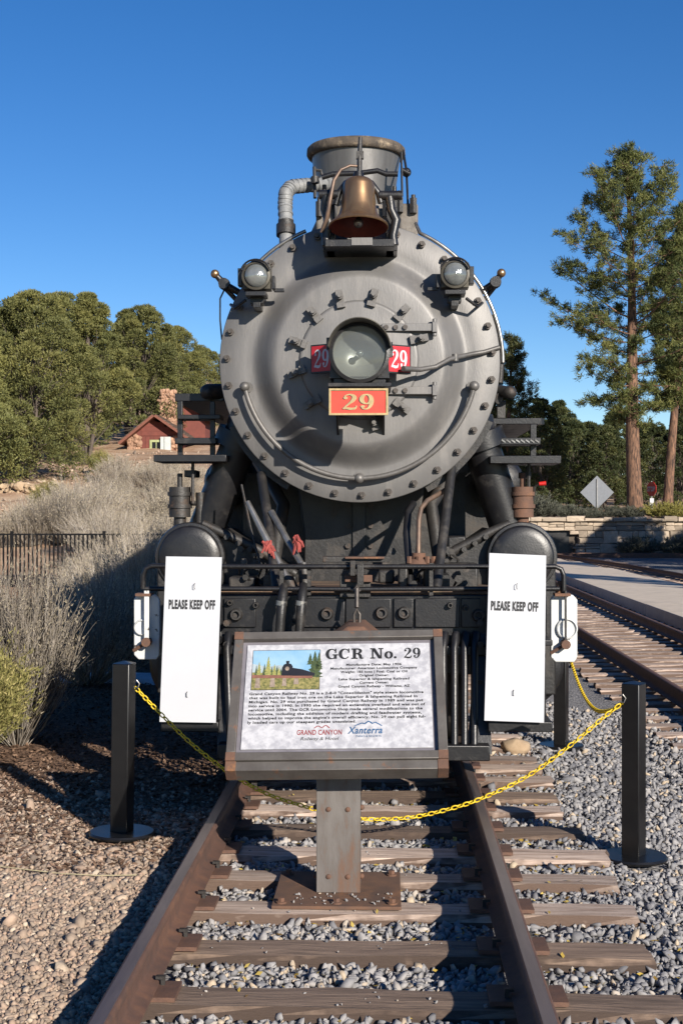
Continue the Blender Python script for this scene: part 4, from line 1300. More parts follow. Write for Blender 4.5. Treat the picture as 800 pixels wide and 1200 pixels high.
for s in (-1, 1):
    vc = P(222 if s < 0 else 612, 653, 9.55)
    nm = 'left' if s < 0 else 'right'
    # valve chest and cylinder casing: round top, straight sides
    def arch(r, zlow, y):
        pts = [Vector((vc.x - r, y, zlow))] + [Vector((vc.x + r * math.cos(R(a)), y, vc.z + r * math.sin(R(a)))) for a in np.linspace(180, 0, 25)] + [Vector((vc.x + r, y, zlow))]
        return pts
    cyl = MB().prism(list(reversed(arch(.235, .42, 9.60))), (0, 1.25, 0)).build('cylinder_casing', 'dusty', eng, bevel=.01)
    MB().lathe([(.243, .05), (.247, .0), (.240, -.02), (.222, -.022), (.216, -.04), (.206, -.048), (.15, -.058), (.0, -.062)], (vc.x, 9.60, vc.z), (0, 1, 0), n=48).build('valve_cover', 'black', cyl, sharp=50)
    MB().lathe([(.30, .3), (.30, .0), (.27, -.03), (.0, -.05)], (vc.x, 9.66, .62), (0, 1, 0), n=40).build('cylinder_cover', 'black', cyl, sharp=50)
    # sloping passage casting towards the saddle
    i0 = vc.x - s * .20
    i1 = c0.x + s * .44
    pts = [(i0, 9.68, vc.z + .20), (i1, 9.68, 1.24), (i1, 9.68, .55), (i0, 9.68, .55)]
    if s > 0: pts.reverse()
    MB().prism(pts, (0, .95, 0)).build('steam_passage', 'dusty', cyl, bevel=.01)
    mb = MB().tube([(i0 + s * .12, 9.66, vc.z + .235), (i0 - s * .02, 9.66, vc.z + .17), ((i0 + i1) / 2, 9.66, (vc.z + 1.45) / 2 + .02), (i1, 9.66, 1.26)], [.03, .035, .035, .03], n=10)
    mb.build('casting_flange', 'grease', cyl)
    for k in range(6):
        t = .1 + k * .15
        p = Vector((i0 + (i1 - i0) * t, 9.64, vc.z + .17 + (1.26 - vc.z - .17) * t))
        MB().cyl(p + Vector((0, .02, 0)), p + Vector((0, -.035, 0)), .02, n=6).build('flange_bolt', 'grease', cyl)
    # outside steam pipe
    top = ring_pt(.90, 205 if s < 0 else -25, 9.95)
    bot = Vector((vc.x - s * .05, 10.05, vc.z + .18))
    MB().tube([top, top.lerp(bot, .3), bot], [.15, .135, .135], n=22).build('steam_pipe', 'black', eng)
    e = top.lerp(bot, .18); dd = (bot - top).normalized()
    MB().cyl(e - dd * .06, e + dd * .06, .19, n=22).build('steam_pipe_collar', 'black', eng)
    # rods and valve gear dimly seen inside
    MB().tube([Vector((vc.x - s * .55, 9.9, 1.25)), Vector((vc.x - s * .62, 10.1, 1.75)), Vector((vc.x - s * .40, 10.4, 2.1))], .05, n=10).build('drain_line', 'grease', eng)
    # lubricator pot at the outer side
    lp_ = P(211 if s < 0 else 612, 590, 9.95)
    mb = MB().cyl(lp_ - Vector((0, 0, .22)), lp_ - Vector((0, 0, .10)), .045, n=14).cyl(lp_ - Vector((0, 0, .10)), lp_ + Vector((0, 0, .12)), .078, n=18)
    for zz in (-.02, .07): mb.cyl(lp_ + Vector((0, 0, zz - .014)), lp_ + Vector((0, 0, zz + .014)), .090, n=18)
    mb.cyl(lp_ + Vector((0, 0, .12)), lp_ + Vector((0, 0, .22)), .02, n=8).cyl(lp_ + Vector((-s * .15, 0, -.14)), lp_ + Vector((-s * .15, 0, .08)), .035, n=10).tube([lp_ + Vector((-s * .15, 0, 0)), lp_ + Vector((0, 0, 0))], .02, n=6)
    mb.build('relief_valve', 'rust' if s > 0 else 'grease', eng)
    if s > 0:
        q = P(631, 567, 9.9)
        MB().cyl(q, q + Vector((.05, 0, .004)), .014, .018, n=10).build('red_valve_cap', 'red_cap', eng)
        MB().tube([q, q + Vector((-.03, .02, -.02)), q + Vector((-.035, .03, -.12))], .009, n=6).build('valve_stem', 'grease', eng)

for s in (-1, 1):
    MB().span((cx + s * .60, 11.5, 1.05), (cx + s * 1.22, 11.6, 2.15)).build('dark_fill_plate', 'dusty', eng)  # added dark fill, keeps the gaps below the steam pipes dark

# ---------------- running board steps at both sides
def plank(nm, x0, x1, y0, y1, d, dep, m='black', par=None):
    a, b = P(x0, y0, d), P(x1, y1, d)
    return MB().span((a.x, d, b.z), (b.x, d + dep, a.z)).build(nm, m, par or eng, bevel=.004)


plank('lower_step', 574, 657, 534, 543, 9.70, .42)
plank('running_board', 571, 633, 490, 497, 10.0, 6.5)
a, b = P(630, 490, 10.0), P(630, 497, 10.0)
MB().lathe([(.0, 0), (.05, 0), (.05, a.z - b.z), (0, a.z - b.z)], (a.x, 10.05, b.z), (0, 0, 1), n=16).build('board_end', 'black', eng)
tr = plank('step_tread', 580, 633, 513, 521, 9.85, .22)
for k in range(9):
    p = P(584 + 5.6 * k, 517, 9.85)
    mb = MB().box(p + Vector((0, -.004, 0)), (.034, .008, .010), Matrix.Rotation(R(35), 3, 'Y')); mb.build('tread_rib', 'steel', tr)
plank('step_hanger', 574, 581, 497, 535, 9.95, .03)
plank('step_hanger', 621, 628, 497, 535, 9.95, .03)
plank('step_bracket', 610, 622, 553, 560, 9.95, .2)
mb = MB().cyl(P(619, 543, 9.9), P(619, 590, 9.9), .013, n=6).build('hanger_rod', 'grease', eng)
plank('lower_step', 180, 265, 533, 541, 9.70, .42)
plank('running_board', 205, 262, 461, 470, 10.0, 6.5)
plank('step_tread', 208, 258, 486, 491, 9.9, .22)
plank('step_tread', 205, 253, 513, 520, 9.85, .22)
plank('step_hanger', 208, 214, 470, 535, 9.98, .03)
plank('step_hanger', 246, 252, 470, 535, 9.98, .03)
plank('step_bracket', 216, 230, 551, 559, 9.95, .2)
MB().cyl(P(226, 541, 9.9), P(226, 590, 9.9), .013, n=6).build('hanger_rod', 'grease', eng)
p0, p1 = P(243, 459, 9.95), P(262, 459, 10.2)
MB().ball(p0, .055, 12, 8).tube([p0, p1 + Vector((.2, 0, 0))], .06, n=10).build('washout_plug', 'grease', eng)
p0, p1 = P(597, 460, 9.95), P(580, 457, 10.1)
MB().ball(p0, .05, 12, 8).tube([p0, p1, p1 + Vector((-.2, .1, 0))], .045, n=10).tube([P(584, 467, 10.0), P(572, 466, 10.1)], .04, n=10).build('washout_plug', 'grease', eng)
plank('bracket_plate', 582, 592, 470, 490, 10.05, .05, 'grease')
# air reservoirs under the running boards: dark cylinders farther back
for s in (-1, 1):
    MB().lathe([(.0, 0), (.16, .02), (.20, .08), (.20, 2.2), (.0, 2.3)], (cx + s * 1.12, 11.2, 1.95), (0, 1, 0), n=24).build('air_reservoir', 'black', eng)

# ---------------- front deck, beam, coupler, pilot
DPB = 8.95
zt_, zb_ = P(421, 697, DPB).z, P(421, 745, DPB).z
bx0, bx1 = P(196, 700, DPB).x, P(640, 700, DPB).x
beam = MB().span((bx0, DPB, zb_ - .06), (bx1, DPB + .16, zt_)).build('buffer_beam', 'black', eng, bevel=.008)
deck = MB().span((bx0 + .05, DPB + .02, zt_ + .002), (bx1 - .05, 10.3, zt_ + .03)).build('front_deck', 'deck', eng, bevel=.004)
for x0, x1 in ((263, 300), (356, 404), (405, 458), (461, 484), (486, 538), (540, 562)):
    a, b = P(x0, 701, DPB), P(x1, 735, DPB)
    MB().span((a.x, DPB - .022, b.z), (b.x, DPB - .001, a.z)).build('beam_plate', 'black', beam, bevel=.005)
for px, py in ((277, 720), (268, 729), (383, 719), (447, 718), (473, 718), (560, 721), (527, 709), (545, 712), (300, 709), (345, 728), (270, 706)):
    p = P(px, py, DPB - .022)
    big = px in (277, 383, 447, 473, 560)
    r = .042 if big else .02
    MB().lathe([(r, .0), (r, -.03), (r * .8, -.045), (r * .55, -.045), (r * .5, -.02), (0, -.02)], p, (0, 1, 0), n=16).build('beam_bolt', 'grease', beam)
# rods with two hand rails
mb = MB().tube([P(168, 690, 8.87), P(168, 674, 8.86), P(171, 666, 8.86), P(178, 663, 8.86), P(300, 664, 8.86), P(420, 664, 8.86), P(540, 664, 8.86), P(650, 664, 8.86), P(657, 667, 8.86), P(660, 674, 8.86), P(660, 697, 8.87)], .0165, n=10)
mb.build('uncoupling_rod', 'black', eng)
mb = MB().tube([P(170, 690, 8.87), P(300, 690, 8.87), P(420, 690.5, 8.87), P(540, 690, 8.87), P(655, 690, 8.87)], .0165, n=10)
mb.build('uncoupling_rod', 'black', eng)
for px in (252, 330, 362, 505, 580):
    p = P(px, 690, 8.88)
    MB().span((p.x - .012, 8.88, zt_), (p.x + .012, 8.92, P(px, 660, 8.88).z)).build('rod_stand', 'grease', eng)
# coupler in the middle
mb = MB()
def bxp(x0, x1, y0, y1, d, dep):
    a, b = P(x0, y0, d), P(x1, y1, d)
    mb.span((a.x, d, b.z), (b.x, d + dep, a.z))
bxp(418, 426, 661, 686, 8.78, .05); bxp(398, 434, 674, 700, 8.90, .12); bxp(378, 456, 652, 659, 8.92, .08); bxp(410, 416, 657, 675, 8.80, .04)
mb.build('coupler_pocket', 'grease', eng, bevel=.004)
mb = MB()
bxp(404, 436, 674, 682, 8.86, .03); bxp(404, 450, 652.5, 655, 8.88, .03)
mb.build('rust_patch_plate', 'rust', eng, bevel=.003)
p = P(418, 722, 8.70)
mb = MB().tube([P(418, 690, 8.74), P(418, 712, 8.70)], .015, n=8)
mb.tube([P(415, 732, 8.70), P(414.5, 720, 8.70), P(418, 714, 8.70), P(421.5, 720, 8.70), P(421, 732, 8.70)], .011, n=8)
mb.tube([P(415, 693, 8.76), P(418, 687, 8.76), P(421, 693, 8.76)], .014, n=8)
mb.build('pin_lifter', 'bolt', eng)
kz = P(418, 741, 8.6).z
mb = MB().prism([(p.x - .26, 8.35, kz - .26), (p.x + .26, 8.35, kz - .26), (p.x + .26, 8.35, kz - .06), (p.x + .13, 8.35, kz - .01), (p.x + .05, 8.35, kz + .055), (p.x - .05, 8.35, kz + .055), (p.x - .14, 8.35, kz - .01), (p.x - .26, 8.35, kz - .06)], (0, .6, 0))
mb.build('coupler_knuckle', 'rust', eng, bevel=.03)
# hoses on the beam
for px in (330, 353):
    d = 8.80
    mb = MB().tube([P(px + 3, 686, d + .1), P(px + 1, 700, d), P(px - 1, 722, d - .02), P(px - 3, 752, d), P(px - 4, 790, d)], [.028, .032, .030, .030, .030], n=12)
    hs = mb.build('air_hose', 'dusty', eng)
    q = P(px, 704, d); MB().cyl(q, q - Vector((.004, 0, .03)), .038, n=12).build('hose_collar', 'steel', hs)
# deck clutter: brackets, pipes and braces between deck and smokebox
def rod(nm, pts, r, m, n=10):
    return MB().tube([P(*q) for q in pts], r, n=n).build(nm, m, eng)


rod('deck_brace', [(306, 556, 9.62), (316, 620, 9.3), (324, 690, 9.0)], .034, 'dusty', 14)
rod('deck_brace', [(529, 548, 9.62), (520, 620, 9.3), (511, 690, 9.0)], .034, 'dusty', 14)
rod('shaker_rod', [(290, 588, 9.3), (312, 632, 9.2), (345, 694, 9.05)], [.018, .028, .028], 'steel', 12)
rod('shaker_rod', [(318, 600, 9.35), (336, 632, 9.2), (357, 668, 9.1)], .024, 'steel', 12)
rod('socket', [(355, 660, 9.08), (357, 676, 9.06), (357, 694, 9.05)], [.034, .04, .034], 'grease', 12)
rod('socket', [(336, 676, 9.08), (345, 694, 9.05)], .04, 'grease', 12)
rod('copper_pipe', [(522, 574, 9.6), (512, 580, 9.5), (500, 587, 9.4), (493, 596, 9.35), (490.5, 610, 9.3), (490, 635, 9.25), (490, 656, 9.2)], .017, 'copper', 10)
rod('water_pipe', [(484, 590, 9.6), (478, 600, 9.5), (476, 625, 9.4), (479, 660, 9.3), (480, 690, 9.2)], .026, 'black', 12)
rod('thin_rod', [(283, 568, 9.5), (294, 620, 9.4), (306, 665, 9.3)], .008, 'grease', 6)
mb = MB().cyl(P(490, 664, 9.2), P(490, 655, 9.2), .10, .06, n=14).cyl(P(490, 655, 9.2), P(490, 648, 9.2), .05, n=10)
for dx in (-.06, .0, .06, .1): mb.cyl(P(490, 660, 9.15) + Vector((dx, 0, 0)), P(490, 652, 9.15) + Vector((dx, 0, 0)), .018, n=6)
mb.build('pipe_union', 'rust', eng)
# red rags
rr = random.Random(2)
for px, py in ((312, 638), (346, 632)):
    mb = MB()
    c = P(px, py, 9.12)
    for k in range(9):
        d = Vector((rr.uniform(-.03, .06), rr.uniform(-.05, 0), rr.uniform(-.11, .01)))
        mb.tube([c + Vector((rr.uniform(-.03, .03), -.02, rr.uniform(-.02, .03))), c + d * .6 + Vector((.01, -.02, .01)), c + d], [.010, .012, .006], n=6)
    tag(mb.build('red_rag', 'rag', None), 'red rag knotted round the steel rod ' + ('left of' if px == 312 else 'right of') + ' the dark deck brace', 'rag')
# assorted castings on the deck
for (x0, x1, y0, y1, d, dep, m) in ((443, 462, 668, 684, 9.3, .2, 'grease'), (466, 478, 661, 694, 9.15, .08, 'dusty'), (496, 506, 655, 694, 9.2, .1, 'dusty'),
                                    (268, 300, 676, 696, 9.3, .2, 'dusty'), (520, 560, 660, 694, 9.45, .2, 'dusty'), (366, 404, 688, 696, 9.2, .2, 'rust'),
                                    (524, 546, 628, 650, 9.75, .1, 'dusty'), (515, 527, 640, 664, 9.6, .1, 'grease'), (540, 556, 690, 697, 9.0, .1, 'deck')):
    a, b = P(x0, y0, d), P(x1, y1, d)
    MB().span((a.x, d, b.z), (b.x, d + dep, a.z)).build('casting', m, eng, bevel=.015)
rr = random.Random(8)
for k in range(26):
    px = rr.choice([rr.uniform(282, 352), rr.uniform(440, 552)]); py = rr.uniform(640, 692); d = 9.15 + (694 - py) * .008
    c = P(px, py, d)
    mb = MB().cyl(c, c + Vector((0, -.04, 0)), rr.uniform(.014, .028), n=6)
    if rr.random() < .5: mb.tube([c, c + Vector((rr.uniform(-.1, .1), .05, -.06)), c + Vector((rr.uniform(-.14, .14), .1, -.2))], .010, n=6)
    mb.build('fitting', rr.choice(['grease', 'bolt', 'dusty']), eng)
MB().span((P(285, 700, 10.5).x, 10.5, 1.2), (P(545, 700, 10.5).x, 10.55, 2.0)).build('rear_bulkhead', 'dusty', eng)

# pilot: upright tubes, sloping forward at the foot
pb_z = .13
fr = MB().span((P(258, 740, 8.95).x, 8.86, zb_ - .12), (P(570, 740, 8.95).x, 8.99, zb_ - .055))
fr.span((P(258, 880, 8.75).x, 8.62, pb_z), (P(572, 880, 8.75).x, 8.74, pb_z + .10))
pil = fr.build('pilot_frame', 'black', eng, bevel=.008)
tops = [268, 282, 297, 312, 327, 342, 357, 372, 387, 402, 417, 432, 447, 462, 477, 492, 507, 521, 534, 546, 557.5]
for i, px in enumerate(tops):
    a = P(px, 742, 8.90); b = P(px - 2, 760, 8.83); c = P(417 + (px - 417) * .985, 880, 8.68)
    mb = MB().tube([a, a.lerp(b, .45), b, b.lerp(c, .5), c], [.026, .030, .0235, .0235, .0235], n=12)
    mb.build('pilot_bar', 'black', pil)
for s in (-1, 1):                                       # corner posts and foot plates
    x = 563.5 if s > 0 else 264
    a, b = P(x, 742, 8.93), P(x + (-4 if s > 0 else 3), 884, 8.70)
    MB().prism([a + Vector((-.03, 0, 0)), a + Vector((.03, 0, 0)), b + Vector((.09, 0, 0)), b + Vector((-.07, 0, 0))][::s], (0, .03, 0)).build('pilot_corner', 'black', pil)
# steps at both ends: dark plates the white boards hang on
for s, (xa, xb) in ((-1, (197, 262)), (1, (568, 641))):
    d = 8.93
    for (y0, y1) in ((745, 752), (838, 850)):
        a, b = P(xa, y0, d), P(xb, y1, d)
        MB().span((a.x, d - .28, b.z), (b.x, d + .22, a.z)).build('foot_step', 'black', eng, bevel=.006)
    for xx in ((xa + 4, xa + 9), (xb - 8, xb - 2)):
        a, b = P(xx[0], 740, d), P(xx[1], 850, d)
        MB().span((a.x, d - .01, b.z), (b.x, d + .04, a.z)).build('step_hanger', 'black', eng, bevel=.004)
    for py in (730, 755, 800):
        p = P(266 if s < 0 else 562, py, 8.86)
        MB().cyl(p, p + Vector((0, -.03, 0)), .022, n=8).build('pilot_bolt', 'grease', eng)

# white hinged boxes hanging at the ends of the rods
for s, (x0, x1, y0, y1) in ((-1, (157, 187, 697, 773)), (1, (645, 676, 697, 776))):
    d = 8.88
    a, b = P(x0, y0, d), P(x1, y1, d)
    w = b.x - a.x
    base = MB().prism([(a.x, d, b.z + .03), (a.x + .03, d, b.z), (b.x - .02, d, b.z), (b.x, d, b.z + .03), (b.x, d, a.z - .03), (b.x - .03, d, a.z), (a.x + .02, d, a.z), (a.x, d, a.z - .03)], (0, .05, 0))
    bxo = base.build('marker_plate', 'white_paint', eng, bevel=.006, label='chipped white metal plate with round boss at the rod end')
    cxm = a.x + w * (.33 if s < 0 else .60)
    czm = (a.z + b.z) / 2 + .0
    rb_ = .068 if s > 0 else .052
    MB().lathe([(rb_ * 1.05, .0), (rb_ * .98, -.022), (rb_ * .88, -.026), (rb_ * .78, -.010), (0, -.006)], (cxm, d - .001, czm), (0, 1, 0), n=28).build('boss', 'white_paint', bxo, sharp=40)
    sxm = a.x + w * (.55 if s < 0 else .52)
    hw = .016 if s < 0 else .007
    st_ = MB().span((sxm - hw, d - .055, b.z + .10), (sxm + hw, d - .038, a.z + .03)).build('strap', 'white_paint' if s < 0 else 'grease', bxo, bevel=.003)
    MB().span((a.x + .02, d - .06, a.z - .006), (b.x - .05, d + .06, a.z + .012)).build('hinge_pin', 'rust', bxo)
    q = Vector((sxm, d - .05, b.z + .12))
    MB().cyl(q + Vector((0, .05, 0)), q + Vector((0, -.03, 0)), .03, n=10).build('latch', 'rust', bxo)
    MB().tube([q, q + Vector((-.09, .03, -.06))], .012, n=6).build('latch_handle', 'rust', bxo)
    if s > 0:
        MB().cyl((a.x + .06, d + .02, a.z), (a.x + .06, d + .02, a.z + .09), .03, .012, n=10).build('rusty_cone', 'rust', bxo)

# ---------------- wheels, cab and tender behind (out of the lens but part of the engine)
def wheel(x, y, r, s):
    mb = MB().lathe([(r - .09, -.06), (r - .01, -.06), (r, .05), (r + .028, .055), (r + .028, .08), (r - .09, .08), (r - .09, -.06)], (x, y, r), (s * -1, 0, 0), n=36)
    w = mb.build('wheel', 'dusty', eng)
    mb = MB().lathe([(.0, -.08), (.13, -.08), (.13, .08), (0, .08)], (x, y, r), (s * -1, 0, 0), n=16)
    for k in range(12):
        a = k * math.pi / 6
        mb.tube([(x, y + math.cos(a) * .1, r + math.sin(a) * .1), (x, y + math.cos(a) * (r - .08), r + math.sin(a) * (r - .08))], [.035, .026], n=6)
    mb.build('spokes', 'dusty', w)


for s in (-1, 1):
    wheel(XC + s * .745, 10.45, .40, s)
    for y in (12.3, 13.85, 15.4, 16.95):
        wheel(XC + s * .745, y, .66, s)
    MB().span((XC + s * .93 - .03, 12.2, .58), (XC + s * .93 + .03, 17.0, .70)).build('side_rod', 'steel', eng)
cabw = 1.42
cab = MB().span((cx - cabw, 17.9, 1.20), (cx + cabw, 19.6, 1.28)).build('cab_floor', 'black', eng)
for s in (-1, 1):
    x = cx + s * cabw
    mb = MB().prism([(x, 17.6, 1.3), (x, 19.6, 1.3), (x, 19.6, 3.35), (x, 17.6, 3.35), (x, 17.6, 2.95), (x, 19.3, 2.95), (x, 19.3, 2.25), (x, 17.8, 2.25), (x, 17.8, 2.949), (x, 17.6, 2.949)], (s * .03, 0, 0))
    mb.build('cab_side', 'black', cab)
    MB().span((cx + s * .80, 17.66, 1.3), (cx + s * (cabw - .03), 17.70, 3.35)).build('cab_front', 'black', cab)
pts = [Vector((cx - cabw - .06, 17.4, 3.32))] + [Vector((cx + (cabw + .06) * math.cos(R(a)), 17.4, 3.34 + .26 * math.sin(R(a)))) for a in np.linspace(180, 0, 17)] + [Vector((cx + cabw + .06, 17.4, 3.32))]
MB().prism(pts, (0, 2.6, 0)).build('cab_roof', 'black', cab)
for y, rr_, hh in ((13.4, .34, .40), (15.6, .36, .45)):
    MB().lathe([(rr_ + .1, -.2), (rr_, .0), (rr_, hh * .6), (rr_ * .8, hh * .85), (0, hh)], (cx, y, cz + .76), (0, 0, 1), n=32).build('dome', 'black', eng)

# ---------------- tender coupled behind
td = empty('tender', (XC, 24.0, 0.0), 'long black tender coupled behind the locomotive cab', 'tender')
MB().prism([(XC - 1.45, 20.6, 1.25), (XC + 1.45, 20.6, 1.25), (XC + 1.45, 20.6, 3.0), (XC + 1.35, 20.6, 3.15), (XC - 1.35, 20.6, 3.15), (XC - 1.45, 20.6, 3.0)], (0, 7.2, 0)).build('tank', 'black', td)
MB().prism([(XC - 1.40, 21.2, 3.151), (XC + 1.40, 21.2, 3.151), (XC + 1.25, 21.2, 3.95), (XC - 1.25, 21.2, 3.95)], (0, 4.0, 0)).build('fuel_bunker', 'black', td)
MB().span((XC - 1.4, 20.4, 1.0), (XC + 1.4, 28.0, 1.249)).build('frame', 'dusty', td)
for y in (21.6, 23.2, 25.4, 27.0):
    for s in (-1, 1):
        MB().lathe([(.0, -.06), (.42, -.06), (.42, .05), (.445, .055), (.445, .08), (.0, .08)], (XC + s * .745, y, .42), (s * -1, 0, 0), n=28).build('wheel', 'dusty', td)

# ================================================================== keep-off boards on the engine
for s, q, words_x, ty_, lbl in ((-1, [(194.5, 652), (260, 653), (253, 847), (187, 846)], (197.5, 252), 712.5, 'tall white keep off board on the engine step nearest the brush'),
                         (1, [(573, 648), (639.5, 651), (637, 847), (567, 844.5)], (575, 630.5), 713, 'tall white keep off board on the engine step nearest the other tracks')):
    D = 8.60
    c = [P(x, y, D + (.02 if i < 2 else -.0)) for i, (x, y) in enumerate(q)]
    root = empty('keep_off_board', ((c[2] + c[3]) / 2), lbl, 'sign', 'keep off boards')
    nrm = (c[1] - c[0]).cross(c[0] - c[3]).normalized()
    MB().prism([c[3], c[2], c[1], c[0]], -nrm * .012 if nrm.y < 0 else nrm * .012).build('board', 'white_sign', root, bevel=.001)
    U = (c[2] - c[3]); V = (c[0] - c[3])
    pl = Plane2D(c[3], U, V - U.normalized() * V.dot(U.normalized()))
    if pl.N.y > 0: pl.N = -pl.N
    mb = MB()
    k = S(D)
    u0 = lambda px, py: (P(px, py, D) - c[3]).dot(pl.U)
    v0 = (P(0, ty_, D) - c[3]).z
    pl.text(mb, 'PLEASE KEEP OFF', u0(words_x[0], ty_), u0(words_x[1], ty_), v0, 10.0 / k, n=.003, bold=.05)
    mb.build('lettering', 'ink', root)
    for (px, py) in ((228, 687), (219, 814)) if s < 0 else ((605, 687), (601, 812)):
        mb = MB(); a = P(px, py, D)
        mb.tube([a + Vector((.003, .002, .018)), a + Vector((-.001, -.008, .012)), a + Vector((-.001, -.008, -.012)), a + Vector((.003, .002, -.018))], .0022, n=6)
        mb.build('wire_tie', 'ink', root)

# ================================================================== the interpretive sign
bl, br_ = P(264, 891, 6.42), P(525, 888, 6.42)
sg = empty('interpretive_sign', (P(396, 1047, 6.7).x, 6.75, -.19), 'tilted grey text panel in rusty steel frame on a steel post between the rails', 'sign')
tl, tr_ = P(274, 741, 6.93), P(516, 737, 6.93)
Uv = (br_ - bl).normalized()
Vv = ((tl + tr_) / 2 - (bl + br_) / 2)
Vv = (Vv - Uv * Vv.dot(Uv)); SH = Vv.length; Vv.normalize()
SW = ((br_ - bl).length + (tr_ - tl).length) / 2
o_ = (bl + br_) / 2 - Uv * SW / 2
sp = Plane2D(o_, Uv, Vv)
if sp.N.y > 0: sp.N = -sp.N
ft = .044


def bar(u0, u1, v0, v1, n0, n1, name, m, par, bev=.003):
    mb = MB().prism([sp.at(u0, v0, n1), sp.at(u1, v0, n1), sp.at(u1, v1, n1), sp.at(u0, v1, n1)], sp.N * (n0 - n1))
    return mb.build(name, m, par, bevel=bev)


fbm = bar(0, SW, 0, ft, -.07, .0, 'frame_rail', 'frame_steel', sg)
bar(0, SW, SH - ft, SH, -.07, .0, 'frame_rail', 'frame_steel', sg)
bar(0, ft, ft + .001, SH - ft - .001, -.07, -.001, 'frame_stile', 'frame_steel', sg)
bar(SW - ft, SW, ft + .001, SH - ft - .001, -.07, -.001, 'frame_stile', 'frame_steel', sg)
for u in (0, SW - ft):
    for v in (0, SH - ft):
        bar(u - .001, u + ft + .001, v - .001, v + ft + .001, -.02, .0015, 'rusty_corner', 'rust', sg, .001)
bar(.005, SW - .005, -.05, -.001, -.10, -.012, 'bottom_channel', 'frame_steel', sg)
for u in (.0, SW - .05):
    bar(u, u + .05, -.052, -.0, -.09, -.008, 'rusty_corner', 'rust', sg, .001)
bar(ft, SW - ft, ft, SH - ft, -.055, -.032, 'backing', 'panel_edge', sg, 0)
p0u, p1u, p0v, p1v = ft + .022, SW - ft - .022, ft + .03, SH - ft - .022
pan = bar(p0u, p1u, p0v, p1v, -.031, -.024, 'panel', 'panel', sg, .001)
PW, PH = p1u - p0u, p1v - p0v
pp = Plane2D(sp.at(p0u, p0v, -.024), Uv, Vv)
pp.N = sp.N
U = lambda u: u * PW
Vf = lambda v: (1 - v) * PH
for wmb in pp.heading(MB(), 'GCR No. 29', U(.435), U(.955), Vf(.155), PH * .105, n=.0012):
    wmb.build('heading_word', 'ink', pan)
mb = MB()
for i, (line, wd) in enumerate((('Manufacture Date: May 1906', .30), ('Manufacturer: American Locomotive Company', .47), ('Weight: 185 tons | Fuel: Coal or Oil', .36), ('Original Owner:', .16),
                                ('Lake Superior & Ishpeming Railroad', .38), ('Current Owner:', .155), ('Grand Canyon Railway - Williams, AZ', .385))):
    pp.text(mb, line, U(.695 - wd / 2), U(.695 + wd / 2), Vf(.222 + i * .0355), PH * .0215, n=.0012, bold=.03)
body = ['Grand Canyon Railway No. 29 is a 2-8-0 "Consolidation" style steam locomotive', 'that was built to haul iron ore on the Lake Superior & Ishpeming Railroad in',
        'Michigan. No. 29 was purchased by Grand Canyon Railway in 1989 and was put', 'into service in 1990. In 1995 she required an extensive overhaul and was out of',
        'service until 2004. The GCR Locomotive Shop made several modifications to the', 'locomotive, including the addition of modern drafting and feedwater systems,',
        "which helped to improve the engine's overall efficiency. No. 29 can pull eight ful-", 'ly loaded cars up our steepest grades unassisted.']
for i, line in enumerate(body):
    pp.text(mb, line, U(.028), U((.958, .925, .955, .965, .95, .945, .965, .60)[i]), Vf(.497 + i * .0385), PH * .0235, n=.0012, bold=.03)
mb.build('small_print', 'ink', pan)
mb = MB()
pp.text(mb, 'GRAND CANYON', U(.29), U(.525), Vf(.875), PH * .045, n=.0012, bold=.015)
pp.ribbon(mb, [(.38, .0), (.40, .02), (.42, .005), (.44, .025), (.46, .0)], [.006] * 5, 0, Vf(.815), PW, PH, n=.0012)
mb.build('red_logo', 'ink_red', pan)
mb = MB(); pp.text(mb, 'Railway & Hotel', U(.31), U(.505), Vf(.925), PH * .030, n=.0012, slant=.25); mb.build('script_logo', 'ink', pan)
mb = MB()
pp.text(mb, 'Xanterra', U(.555), U(.735), Vf(.868), PH * .062, n=.0012, bold=.02, slant=.2)
pp.ribbon(mb, [(.59, .0), (.63, .028), (.645, .02), (.665, .045), (.685, .022), (.70, .034), (.735, .0)], [.006, .009, .009, .010, .009, .008, .006], 0, Vf(.800), PW, PH, n=.0012, sub=2)
pp.text(mb, 'PARKS & RESORTS', U(.60), U(.73), Vf(.902), PH * .018, n=.0012)
mb.build('blue_logo', 'ink_blue', pan)
# the printed picture: a train on a low bridge
x0, x1, y0, y1 = U(.035), U(.40), Vf(.445), Vf(.06)
w_, h_ = x1 - x0, y1 - y0
tr = lambda pts: [(x0 + a * w_, y0 + b * h_) for a, b in pts]
pic = MB(); pp.poly(pic, tr([(-.008, -.012), (1.008, -.012), (1.008, 1.012), (-.008, 1.012)]), .0006); pic = pic.build('picture_border', 'p_black', pan)
def pr(nm, m, polys, lv):
    mb = MB()
    for q in polys: pp.poly(mb, tr(q), .0006 + .0005 * lv)
    return mb.build(nm, m, pan)
pr('picture_sky', 'p_sky', [[(0, .3), (1, .3), (1, 1), (0, 1)]], 1)
pr('picture_cloud', 'p_smoke', [[(0, .42), (.45, .42), (.62, .55), (.40, .62), (.22, .58), (0, .66)]], 1.5)
pr('picture_meadow', 'p_green', [[(0, 0), (1, 0), (1, .42), (.7, .36), (.4, .40), (0, .44)]], 2)
rj = random.Random(31)
def conifer(xm, y0_, h, w):
    L_, R_ = [], []
    n_ = 7
    for i in range(n_):
        t = i / n_
        ww = w * (1 - t)
        L_ += [(xm - ww * rj.uniform(.8, 1.1), y0_ + h * t), (xm - ww * .55, y0_ + h * (t + .4 / n_))]
        R_ += [(xm + ww * rj.uniform(.8, 1.1), y0_ + h * t), (xm + ww * .55, y0_ + h * (t + .4 / n_))]
    return L_ + [(xm, y0_ + h)] + R_[::-1]
